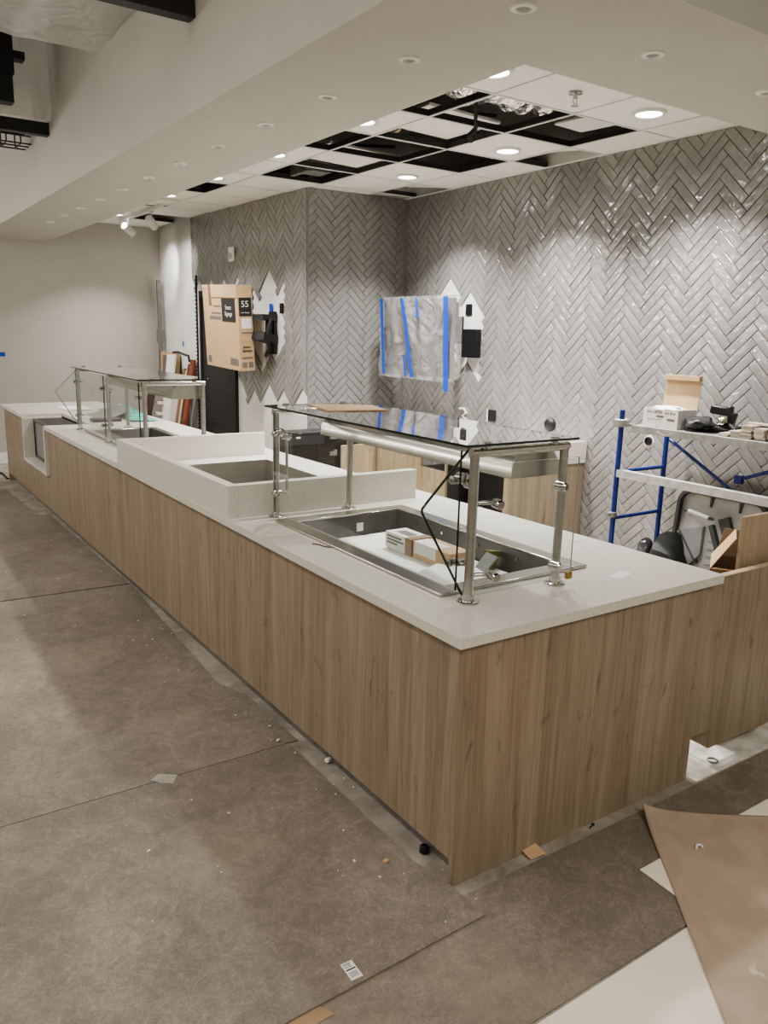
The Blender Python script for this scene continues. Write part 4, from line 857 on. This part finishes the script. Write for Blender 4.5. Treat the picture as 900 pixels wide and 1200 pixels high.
# ------------------------------------------------------------------ screens and wall fixtures
# plastic-wrapped screen on the right wall
TX = 4.33
t = thing('wrapped_screen', 'wall screen wrapped in clear plastic with blue tape strips', 'screen', (TX, 5.9, 1.345))
ya, yb, z0, z1 = 6.47, 5.42, 1.345, 2.055
mb = MB(); mb.box(TX+.01, TX+.06, yb+.01, ya-.01, z0+.02, z1-.01); part('screen_panel', mb, 'screen', t, 'grey screen under the plastic', .006)
mb = MB(); g = []; n, mrow = 24, 16
for i in range(n+1):
    g.append([mb.bm.verts.new((TX-.010+.028*NZ.noise(Vector((i*.45+j*.12, j*.13, 2))), ya+.015-(ya-yb+.03)*i/n, z0-.01+(z1-z0+.02)*j/mrow)) for j in range(mrow+1)])
for i in range(n):
    for j in range(mrow):
        f = mb.face([g[i][j], g[i+1][j], g[i+1][j+1], g[i][j+1]]); f.smooth = True
e = [mb.bm.verts.new((TX+.11, yb-.01, z0+.03+(z1-z0-.05)*j/mrow)) for j in range(mrow+1)]
for j in range(mrow): mb.face([g[n][j], e[j], e[j+1], g[n][j+1]])
e2 = [mb.bm.verts.new((TX+.10, ya+.015-(ya-yb+.03)*i/n, z1+.0)) for i in range(n+1)]
for i in range(n): mb.face([g[i][mrow], g[i+1][mrow], e2[i+1], e2[i]])
part('plastic_wrap', mb, 'plasticwrap', t, 'clear wrinkled plastic wrap')
def tape(pts, w):
    mb = MB(); L_ = [(TX-.034, y-w/2, z) for y, z in pts]; R2 = [(TX-.034, y+w/2, z) for y, z in pts]
    a = [mb.bm.verts.new(p) for p in L_]; b = [mb.bm.verts.new(p) for p in R2]
    for i in range(len(pts)-1): mb.face([a[i], a[i+1], b[i+1], b[i]])
    part('tape_strip', mb, 'bluetape', t, 'strip of blue masking tape')
def ty(px): return 6.48-(px-132)/(400-132)*1.07
def tz(py, px): k = (px-132)/268; top = 197-22*k; bot = 525+20*k; return z1-(py-top)/(bot-top)*(z1-z0)
for pl, w in (([(140, 197), (150, 390), (158, 520)], .05), ([(222, 192), (240, 290), (256, 430), (272, 533)], .055), ([(280, 188), (286, 275)], .035), ([(238, 435), (247, 530)], .035), ([(385, 178), (392, 420), (398, 590)], .07)):
    tape([(ty(px), tz(py, px)) for px, py in pl], w)
# mount and electronics behind it
t2 = thing('screen_mount', 'black articulated mount holding the plastic wrapped screen off the wall', 'wall mount', (4.72, 5.6, 1.6))
def wq(y): return w1x(y)
mb = MB(); mb.box(wq(5.80)-.03, wq(5.80)-.001, 5.76, 5.86, 1.66, 1.90); part('wall_plate', mb, 'blackmetal', t2)
mb = MB(); mb.obox((4.55, 5.80, 1.86), (.31, .07, .06)); mb.obox((4.55, 5.80, 1.70), (.31, .08, .06)); mb.obox((4.5, 5.79, 1.78), (.04, .04, .2)); part('arm', mb, 'blackmetal', t2)
mb = MB(); mb.tube([(4.66, 5.76, 1.92), (4.69, 5.72, 1.85), (4.69, 5.72, 1.75), (4.66, 5.78, 1.66)], .007); mb.tube([(4.60, 5.84, 1.62), (4.66, 5.78, 1.66), (4.68, 5.72, 1.70)], .008); mb.tube([(4.62, 5.82, 1.70), (4.67, 5.76, 1.58), (4.69, 5.72, 1.56)], .007); part('cable', mb, 'rubber', t2)
mb = MB(); mb.box(wq(5.6)-.06, wq(5.6)-.002, 5.50, 5.70, 1.54, 1.79); b_ = single('black_media_box', mb, 'black', 'black media box fixed on bare drywall right of the wrapped screen', 'box', None, .004)
for y, z, w, h in ((5.69, 1.96, .085, .10), (5.86, 1.97, .04, .12)):
    mb = MB(); mb.box(wq(y)-.008, wq(y)-.001, y-w/2, y+w/2, z-h/2, z+h/2); single('outlet_box', mb, 'black', 'black outlet opening above the media box' if w > .05 else 'narrow black outlet opening behind the wrapped screen edge', 'outlet')
# small wall fixtures on right wall
y, z = 5.69, 1.01
mb = MB(); x = wq(y)-.012; mb.tube([(x, y+.06, z+.06), (x-.01, y-.02, z+.065), (x-.01, y-.05, z+.03), (x-.01, y, z), (x-.01, y-.05, z-.03), (x-.01, y-.02, z-.065), (x, y+.06, z-.06)], .012, 8); single('cable_bracket', mb, 'white', 'white looped bracket on the tile above the back worktop', 'bracket')
for y, z, r, lab in ((5.28, 1.05, .05, 'square'), (4.55, 1.05, .05, 'round'), (3.57, 1.04, .036, 'hole')):
    x = wq(y)-.011
    if lab == 'square':
        t3 = thing('outlet_box', 'black square outlet box next to the white looped bracket', 'outlet', (x, y, z)); mb = MB(); mb.box(x-.012, x, y-.05, y+.05, z-.05, z+.05); part('cover', mb, 'black', t3, None, .003); mb = MB(); mb.box(x-.014, x-.011, y+.045, y+.06, z-.055, z+.055); part('plate_edge', mb, 'white', t3)
    elif lab == 'round':
        mb = MB(); mb.lathe((x, y, z), [(.055, 0), (.055, .012), (.045, .03), (.02, .04), (.001, .04)], (-1, 0, 0), 24); single('round_outlet', mb, 'black', 'black round fitting on the tile above the back cabinet end', 'outlet')
    else:
        t3 = thing('pipe_stub', 'black pipe stub in a round hole patched with white plaster', 'pipe', (x, y, z)); mb = MB(); mb.blob((wq(y)-.004, y, z), (.008, .055, .055), 4, .25); part('plaster_patch', mb, 'drywall', t3)
        mb = MB(); mb.lathe((x, y, z), [(.030, -.004), (.030, .012), (.022, .012), (.020, .002), (.001, .002)], (-1, 0, 0), 24); part('pipe', mb, 'black', t3)
# boxed screen on passage wall
t = thing('boxed_screen', 'wall screen still sheathed in a brown printed cardboard box', 'screen', (3.45, 7.95, 1.33))
BXm = Matrix.Rotation(math.radians(-3.5), 3, 'Y') @ Matrix.Rotation(math.radians(1.8), 3, 'X'); BC = Vector((3.40, 7.98, 1.76))
# local axes: a = along wall (to the right in view), b = up, c = out from the wall
ea, eb, ec = BXm @ Vector((0, -1, 0)), BXm @ Vector((0, 0, 1)), BXm @ Vector((-1, 0, 0))
def bp_(a, b, c): return BC + ea*a + eb*b + ec*c
HW, HH, HD = .445, .42, .08
def bbox(mb, a0, a1, b0, b1, c0, c1): return mb.hexa([bp_(*q) for q in ((a0, b0, c0), (a1, b0, c0), (a1, b0, c1), (a0, b0, c1), (a0, b1, c0), (a1, b1, c0), (a1, b1, c1), (a0, b1, c1))])
mb = MB(); bbox(mb, -HW, HW, -HH, HH, -HD, HD); part('carton_sleeve', mb, 'card', t, None, .004)
mb = MB(); bbox(mb, -HW-.002, -HW+.16, HH-.03, HH+.006, -HD, HD+.004); bbox(mb, -HW+.24, HW+.004, HH-.12, HH+.006, HD-.002, HD+.005); part('top_flap', mb, 'card', t, 'torn top flap')
mb = MB(); bbox(mb, -HW+.165, -HW+.235, HH-.20, HH-.001, HD, HD+.003); part('tear', mb, 'brown', t, 'dark tear in the cardboard')
mb = MB(); bbox(mb, .05, .39, HH-.36, HH-.13, HD, HD+.0015); part('printed_panel', mb, 'print', t, 'black printed square')
mb = MB(); bbox(mb, HW, HW+.0015, HH-.30, HH-.12, -HD+.01, HD-.015); part('printed_panel', mb, 'print', t, 'black printed square')
mb = MB(); bbox(mb, HW, HW+.0018, HH-.42, HH-.32, -HD+.02, HD-.035); part('white_label', mb, 'paper', t, 'white shipping label')
text_mesh('55', .085, bp_(HW+.003, HH-.185, 0), -ec, eb, 'printed_number', 'papercarton', t)
text_mesh('Smart Signage', .016, bp_(HW+.003, HH-.265, 0), -ec, eb, 'printed_text', 'papercarton', t)
text_mesh('Smart\nSignage', .062, bp_(.22, HH-.25, HD+.003), ea, eb, 'printed_text', 'papercarton', t)
text_mesh('Smart\nSignage', .036, bp_(HW+.002, -HH+.22, .0), -ec, eb, 'printed_text', 'print', t, bold=.0006)
mb = MB(); bbox(mb, -.17, .03, HH-.22, HH-.20, HD, HD+.001); bbox(mb, -.22, .03, HH-.29, HH-.27, HD, HD+.001); bbox(mb, -.28, .03, HH-.345, HH-.31, HD, HD+.001); bbox(mb, .20, .40, -HH+.05, -HH+.12, HD, HD+.001); bbox(mb, -HW+.05, -HW+.14, -HH+.04, -HH+.11, HD, HD+.001); part('small_print', mb, 'printgrey', t)
mb = MB(); bbox(mb, HW, HW+.001, -HH+.12, -HH+.14, -HD+.02, HD-.02); bbox(mb, HW, HW+.001, -HH+.03, -HH+.09, -HD+.02, -.01); bbox(mb, HW, HW+.001, -HH+.03, -HH+.09, .005, HD-.02); bbox(mb, HW, HW+.001, -.05, -.035, -HD+.02, HD-.03); part('small_print', mb, 'printgrey', t)
t = thing('screen_mount', 'black articulated mount behind the cardboard boxed screen', 'wall mount', (3.66, 7.4, 1.7))
mb = MB(); mb.box(3.655, 3.685, 7.42, 7.54, 1.5, 1.92); part('wall_plate', mb, 'blackmetal', t)
mb = MB(); mb.obox((3.58, 7.47, 1.86), (.20, .16, .06), (0, 0, .3)); mb.obox((3.58, 7.47, 1.66), (.20, .18, .08), (0, .2, .3)); mb.obox((3.60, 7.43, 1.76), (.05, .05, .24)); mb.tube([(3.6, 7.38, 1.84), (3.55, 7.36, 1.7), (3.6, 7.42, 1.55), (3.6, 7.5, 1.48)], .018); part('arm', mb, 'blackmetal', t)
mb = MB(); mb.box(3.672, 3.685, 7.51, 7.57, 1.86, 2.0); single('cable_clamp', mb, 'bluetape', 'blue outlet ring in the bare patch above the boxed screen mount', 'outlet', None, .006)
mb = MB(); mb.box(3.675, 3.692, 7.28, 7.34, 1.90, 2.0); single('outlet_box', mb, 'black', 'black outlet opening right of the blue outlet ring', 'outlet')
# strobe
y, z = 8.42, 2.53; x = x2(y)-.008
t = thing('fire_strobe', 'white fire alarm strobe high on the tiled wall above the boxed screen', 'alarm', (x, y, z))
mb = MB(); mb.box(x-.03, x, y-.06, y+.06, z-.075, z+.075); part('plate', mb, 'white', t, None, .008)
mb = MB(); mb.lathe((x-.03, y-.01, z-.02), [(.035, 0), (.034, .012), (.02, .03), (.001, .034)], (-1, 0, 0), 20); part('dome', mb, 'greyplastic', t, 'clear grey strobe dome')
# blue tape bits
c = at(3, 415.5, 1, YE-.002); mb = MB(); mb.box(c.x-.06, c.x+.03, YE-.004, YE-.001, c.z-.02, c.z+.03); single('tape_scrap', mb, 'bluetape', 'small blue tape scrap on the far wall at the left edge', 'tape')
c = at(219, 403, 0, 3.64); mb = MB(); mb.obox((3.645, c.y+.15, c.z), (.002, .03, .07), (.3, 0, 0)); single('tape_scrap', mb, 'bluetape', 'small blue tape scrap on the white wall above the leaning boards', 'tape')

# ------------------------------------------------------------------ things leaning at the far corner (x about 3.6, wall of the passage)
def lean(name, ya, yb, ztop, th, mt, label, cat, xt=3.60, xb=3.36):
    mb = MB(); mb.hexa([(xb, ya, 0), (xb+th, ya, 0), (xb+th, yb, 0), (xb, yb, 0), (xt, ya, ztop), (xt+th, ya, ztop), (xt+th, yb, ztop), (xt, yb, ztop)])
    return single(name, mb, mt, label, cat, None, .002)
def yat(px, py=470, x=3.5): return at(px, py, 0, x).y
y_ = lambda px: at(px, 455, 0, 3.55).y
t = thing('flat_carton', 'flat brown carton leaning in the far corner', 'box', (3.45, (y_(186)+y_(204))/2, 0))
mb = MB(); ya, yb = y_(186), y_(204); mb.hexa([(3.54, ya, 0), (3.59, ya, 0), (3.59, yb, 0), (3.54, yb, 0), (3.595, ya, 1.42), (3.645, ya, 1.42), (3.645, yb, 1.42), (3.595, yb, 1.42)]); part('body', mb, 'card', t, None, .003)
mb = MB(); mb.hexa([(3.581, ya-.10, 1.16), (3.583, ya-.10, 1.16), (3.583, ya-.28, 1.16), (3.581, ya-.28, 1.16), (3.590, ya-.10, 1.38), (3.592, ya-.10, 1.38), (3.592, ya-.28, 1.38), (3.590, ya-.28, 1.38)]); part('printed_panel', mb, 'printgrey', t)
lean('dark_board', y_(190), y_(197.5), 1.10, .02, 'darkbrown', 'dark brown board leaning before the flat carton in the far corner', 'board', 3.40, 3.16)
t = thing('white_shelf_panel', 'white panel with protruding pegs leaning in the far corner', 'panel', (3.45, y_(204), 0))
ya, yb = y_(198), y_(207); mb = MB(); mb.hexa([(3.36, ya, 0), (3.385, ya, 0), (3.385, yb, 0), (3.36, yb, 0), (3.54, ya, 1.40), (3.565, ya, 1.40), (3.565, yb, 1.40), (3.54, yb, 1.40)]); part('panel', mb, 'white', t)
for z in (.62, .76, .90):
    mb = MB(); x = 3.36+.18*z/1.4; mb.box(x-.07, x+.01, ya-.06, ya+.09, z, z+.03); part('peg', mb, 'white', t)
lean('beige_board', y_(206), y_(212.5), 1.16, .02, 'beige', 'beige board leaning beside the pegged white panel', 'board', 3.56, 3.34)
lean('brown_trim_board', y_(213), y_(214.8), 1.24, .02, 'brown', 'thin brown trim board between beige and tan boards', 'board', 3.58, 3.36)
lean('tan_trim_board', y_(215), y_(217.2), 1.22, .02, 'tan', 'thin tan trim board left of the dark red board', 'board', 3.58, 3.36)
lean('dark_red_board', y_(217.5), y_(220), 1.30, .02, 'darkbrown', 'dark narrow board beside the orange level', 'board', 3.59, 3.37)
t = thing('spirit_level', 'orange-red spirit level leaning near the white wall edge', 'level', (3.45, y_(222), 0))
ya, yb = y_(220.3), y_(224.5); mb = MB(); mb.hexa([(3.36, ya, 0), (3.39, ya, 0), (3.39, yb, 0), (3.36, yb, 0), (3.59, ya, 1.36), (3.62, ya, 1.36), (3.62, yb, 1.36), (3.59, yb, 1.36)]); part('body', mb, 'orange', t, None, .003)
mb = MB(); mb.box(3.45, 3.46, ya-.02, yb+.02, .60, .64); part('vial', mb, 'yellow', t)
lean('grey_metal_strip', y_(225), y_(227), 1.15, .015, 'zinc', 'grey metal strip right of the orange level', 'strip', 3.60, 3.42)
mb = MB(); mb.tube([(3.60, y_(228.5), z) for z in (.5, 1.0, 1.5, 2.0, 2.35)], .012, 6)
for k in range(40): mb.obox((3.593, y_(228.5)+.006, .5+.046*k), (.02, .02, .018))
single('tile_trim_strip', mb, 'black', 'thin black notched strip along the raw tile edge of the white wall', 'strip')
mb = MB(); mb.tube([at(203, 413, 0, 3.55), at(209, 412.5, 0, 3.55), at(216, 415.5, 0, 3.55), at(221, 417, 0, 3.55), at(222, 424, 0, 3.55)], .014, 8); single('loose_cable', mb, 'rubber', 'black cord draped over the top of the leaning boards', 'cord')
mb = MB(); yk = 10.80; mb.box(3.60, 3.64, yk-.03, yk+.03, 0, 2.35); mb.box(3.59, 3.645, yk-.035, yk-.025, 0, 2.35); mb.obox((3.62, yk, 1.62), (.07, .08, .16)); single('metal_stud', mb, 'zincdark', 'tall thin grey metal stud standing in the far corner', 'stud')

# ------------------------------------------------------------------ floor protection and debris
def sheet(name, pts, mt, label, cat, z0=.0005, th=.005, group=None):
    mb = MB(); mb.prism([(x, y, z0) for x, y in pts], (0, 0, th)); return single(name, mb, mt, label, cat, group)
GB = 'hardboard floor protection sheets'
sheet('floor_protection_board', [(.2, 1.175), (1.956, 1.185), (3.6, 1.20), (3.6, 1.655), (1.45, 1.645), (.2, 1.645)], 'hardboard', 'lower scuffed hardboard sheet running along the counter end', 'floor board', .0005, .004, GB)
sheet('floor_protection_board', [(-2.8, 1.512), (.782, 1.516), (1.459, 1.540), (1.452, 1.70), (1.42, 1.86), (1.425, 2.774), (-2.8, 2.762)], 'hardboard', 'nearest large hardboard sheet, with the sticker on it', 'floor board', .006, .005, GB)
sheet('floor_protection_board', [(-2.8, 2.772), (1.475, 2.786), (1.47, 3.3), (1.40, 3.5), (1.44, 4.2), (1.50, 5.28), (.69, 5.312), (-2.8, 5.40)], 'hardboard', 'second hardboard sheet along the counter front, between the two seams', 'floor board', .001, .0055, GB)
sheet('floor_protection_board', [(-2.8, 5.42), (.69, 5.326), (1.495, 5.296), (1.47, 7.72), (-2.8, 7.72)], 'hardboard', 'third hardboard sheet beyond the lifted seam', 'floor board', .001, .008, GB)
sheet('floor_protection_board', [(-2.8, 7.73), (1.38, 7.73), (1.33, 9.18), (-2.8, 9.20)], 'hardboard', 'farthest hardboard sheet near the far wall', 'floor board', .001, .005, GB)
sheet('floor_protection_board', [(-2.8, 1.165), (.19, 1.17), (.19, 1.50), (-2.8, 1.495)], 'hardboard', 'hardboard sheet at the lower left beneath the sticker sheet', 'floor board', .0005, .004, GB)
mb = MB(); mb.prism([(2.039, 1.425, .007), (2.02, 1.05, .007), (1.9, .2, .007), (4.2, .2, .007), (4.2, 1.46, .007), (2.83, 1.434, .007)], (0, 0, .002)); single('cream_sheet', mb, 'creamsheet', 'cream sheet whose corners show around the brown cardboard', 'sheet')
mb = MB(); mb.prism([(.2, .1, .0005), (1.98, .1, .0005), (1.98, 1.178, .0005), (.2, 1.165, .0005)], (0, 0, .002)); single('cream_sheet', mb, 'creamsheet', 'large cream sheet on the floor left of the brown cardboard', 'sheet')
# brown cardboard sheet with a lifted corner
mb = MB(); tip = Vector((2.32, 1.640, 0)); du = Vector((.386, -.277, 0)).normalized(); dv = Vector((-.60, -.745, 0)).normalized(); n1, n2 = 24, 24; g = []
for i in range(n1+1):
    row = []
    for j in range(n2+1):
        a, b = 1.9*(i/n1)**1.6, 1.5*(j/n2)**1.6; rr_ = math.hypot(a, b); z = .011+.035*math.exp(-rr_/.07)+.002*NZ.noise(Vector((a*4, b*4, 0)))
        row.append(mb.bm.verts.new(tip+du*a+dv*b+Vector((0, 0, z))))
    g.append(row)
for i in range(n1):
    for j in range(n2):
        f = mb.face([g[i][j], g[i+1][j], g[i+1][j+1], g[i][j+1]]); f.smooth = True
o = single('cardboard_sheet', mb, 'cardfloor', 'large brown cardboard sheet with a lifted corner on the floor', 'cardboard')
sm = o.modifiers.new('thick', 'SOLIDIFY'); sm.thickness = .004; sm.offset = -1
mb = wavy(2.69, 3.9, 1.662, 3.2, .0008, 10, 12, .0004, 3); single('plaster_dust', mb, 'dust', 'white dust covering the floor beneath the swing panel', 'dust', None, 0, 'stuff')
# debris
zb = .0112
c = at(412, 1137, 2, .011); t = thing('label_sticker', 'white printed label sticker on the nearest hardboard sheet', 'label', c)
a = math.atan2(-(at(424, 1160, 2, .011)-at(401, 1123, 2, .011)).x, (at(424, 1160, 2, .011)-at(401, 1123, 2, .011)).y)
ul = (at(401, 1128, 2, .011)-at(417, 1150, 2, .011)).normalized(); ur = Vector((ul.y, -ul.x, 0))
def lq(mb, a0, a1, b0, b1, h): mb.prism([c+ur*q0+ul*q1+Vector((0, 0, 0)) for q0, q1 in ((a0, b0), (a1, b0), (a1, b1), (a0, b1))], (0, 0, h))
mb = MB(); lq(mb, -.018, .018, -.032, .032, .0008); part('paper_backing', mb, 'paper', t)
mb = MB(); lq(mb, -.015, .015, .002, .006, .0012); part('printed_bar', mb, 'print', t, 'black bar across the label')
mb = MB()
for b0 in (.012, .017, .022, .026): lq(mb, -.014, .008, b0, b0+.002, .0012)
for k in range(4): lq(mb, -.013, .012, -.008-.005*k, -.006-.005*k, .0012)
part('printed_line', mb, 'printgrey', t)
c = at(497, 999, 2, 0); mb = MB(); mb.lathe((c.x, c.y, 0.0005), [(.001, 0), (.016, 0), (.018, .004), (.017, .022), (.012, .026), (.011, .018), (.001, .016)], (.15, .1, 1), 20); single('plastic_plug', mb, 'black', 'small black plastic cap on the floor by the counter corner', 'cap')
c = at(385, 893, 2, .0); mb = MB(); mb.obox(c+Vector((0, 0, .010)), (.034, .02, .016), (0, .2, .5)); single('plastic_spacer', mb, 'white', 'small white plastic spacer against the toe kick', 'spacer', None, .003)
c = at(378, 888, 2, .0); 
c = at(452, 1010, 2, .0112); mb = MB(); mb.obox(c+Vector((0, 0, .004)), (.018, .014, .006), (0, 0, .3)); single('cardboard_chip', mb, 'card', 'tiny brown cardboard chip on the nearest hardboard sheet', 'chip')
c = at(326, 868, 2, .0112); mb = MB(); mb.obox(c+Vector((0, 0, .003)), (.014, .009, .006), (0, 0, .3)); single('plastic_chip', mb, 'white', 'tiny pale chip by the seam below the counter front', 'chip')
q = [at(x_, y_q, 2, .0118) for x_, y_q in ((176, 914), (186, 907), (208, 908), (203, 918), (190, 918))]; mb = MB(); mb.prism(q, (0, 0, .0006)); single('clear_tape', mb, 'plasticwrap', 'torn clear tape stuck across the seam of two floor boards', 'tape')
q = [at(*x_, 2, .004) for x_ in ((611, 1000), (625, 992), (640, 1002), (622, 1008))]; mb = MB(); V4 = [mb.bm.verts.new(p+Vector((0, 0, dz))) for p, dz in zip(q, (.012, .02, .006, .002))]; mb.face(V4); single('cardboard_flap', mb, 'card', 'torn cardboard flap tucked under the counter end panel', 'cardboard')
q = [at(*x_, 2, .0) for x_ in ((335, 1200), (372, 1180), (392, 1190), (350, 1215))]; mb = MB(); mb.prism([p+Vector((0, 0, .0055)) for p in q], (0, 0, .001)); single('cardboard_scrap', mb, 'carddark', 'brown cardboard scrap at the bottom edge under the sticker sheet', 'cardboard')
c = at(835, 892, 2, 0); mb = MB(); mb.tube([(c.x+.02*math.cos(k*PI/8), c.y+.02*math.sin(k*PI/8), .005) for k in range(17)], .0035, 8); single('metal_ring', mb, 'zincdark', 'small grey ring on the dusty floor below the swing panel', 'ring')
c = at(694, 970, 2, 0); mb = MB(); mb.cyl(c+Vector((-.012, 0, .004)), c+Vector((.012, .008, .004)), .003, 8); mb.cyl(c+Vector((.012, .008, .004)), c+Vector((.015, .0095, .004)), .006, 10); single('screw', mb, 'blackmetal', 'dark screw on the pale strip along the counter end', 'screw')
c = at(818, 992, 2, .02); mb = MB(); mb.tube([c+Vector((-.015, -.004, 0)), c+Vector((0, .006, .002)), c+Vector((.012, .0, .003)), c+Vector((.012, -.012, .0))], .004, 8); single('foam_curl', mb, 'paper', 'small white foam curl on the brown cardboard sheet', 'scrap')
c = at(4, 558, 2, 0); mb = MB(); mb.tube([at(x_, y_q, 2, 0)+Vector((0, 0, .012)) for x_, y_q in ((-15, 552), (3, 556), (9, 562), (16, 562), (26, 560))], .010, 8); single('power_cord', mb, 'rubber', 'dark cord on the floor at the far end of the counter', 'cord')
mb = MB(); mb.box(-1.5, 1.42, 10.3, 10.36, 0, .05); single('floor_rail', mb, 'zincdark', 'low grey metal rail lying along the far wall', 'rail')
rr = random.Random(21); mb = MB()
for k in range(110):
    x = rr.uniform(-.6, 1.40); y = rr.uniform(1.56, 6.6); s = rr.uniform(.002, .006)
    if rr.random() < .45: x = rr.uniform(1.25, 1.50)
    mb.obox((x, y, .0115+s*.2), (s*rr.uniform(1, 2.2), s, s*.5), (0, 0, rr.uniform(0, 3)))
tag(finish('dust_crumbs', mb, 'paper', None, base_of(mb)), 'scattered pale crumbs of dust and chips over the floor boards', 'debris', None, 'stuff')

# ------------------------------------------------------------------ room light
for k in range(7): lamp('room_or_fill_lamp', 'AREA', (-.75, .9+1.35*k, 3.27), 12, WARM, shape='RECTANGLE', size=.5, size_y=.5)
for k in range(3): lamp('room_or_fill_lamp', 'AREA', (-2.0, .0+3.4*k, 3.27), 14, WARM, shape='RECTANGLE', size=.8, size_y=.8)
for x, y, z, e in ((-2.6, 6.6, 2.7, 19), (-2.6, 8.0, 2.6, 24), (-2.7, 9.2, 2.7, 24), (-2.5, 10.3, 2.6, 22), (-.9, 9.4, 2.75, 28)): lamp('glint_fill_lamp', 'POINT', (x, y, z), e, COOL, shadow_soft_size=.12)  # unseen point lamps added for tile glints and a brighter far wall
lamp('room_or_fill_lamp', 'AREA', (-1.4, -1.6, 3.6), 36, WARM, shape='RECTANGLE', size=2.0, size_y=1.2)
lamp('room_or_fill_lamp', 'AREA', (1.9, -1.3, 3.5), 58, WARM, shape='RECTANGLE', size=1.6, size_y=1.2)  # added fill that lifts the dark counter end and floor beside it
lamp('sheeting_fill_lamp', 'AREA', (.3, 3.6, 4.1), 12, WARM, shape='RECTANGLE', size=1.2, size_y=2.4)  # added above the plastic sheeting to brighten it from behind
w = bpy.data.worlds.new('world'); scn.world = w; w.use_nodes = True
w.node_tree.nodes['Background'].inputs[0].default_value = (.9, .85, .78, 1); w.node_tree.nodes['Background'].inputs[1].default_value = .25
scn.view_settings.view_transform = 'AgX'; scn.view_settings.look = 'AgX - Medium High Contrast'; scn.view_settings.exposure = 0.45
scn.cycles.use_denoising = True
scn.cycles.max_bounces = 10; scn.cycles.transparent_max_bounces = 16; scn.cycles.sample_clamp_indirect = 6.0
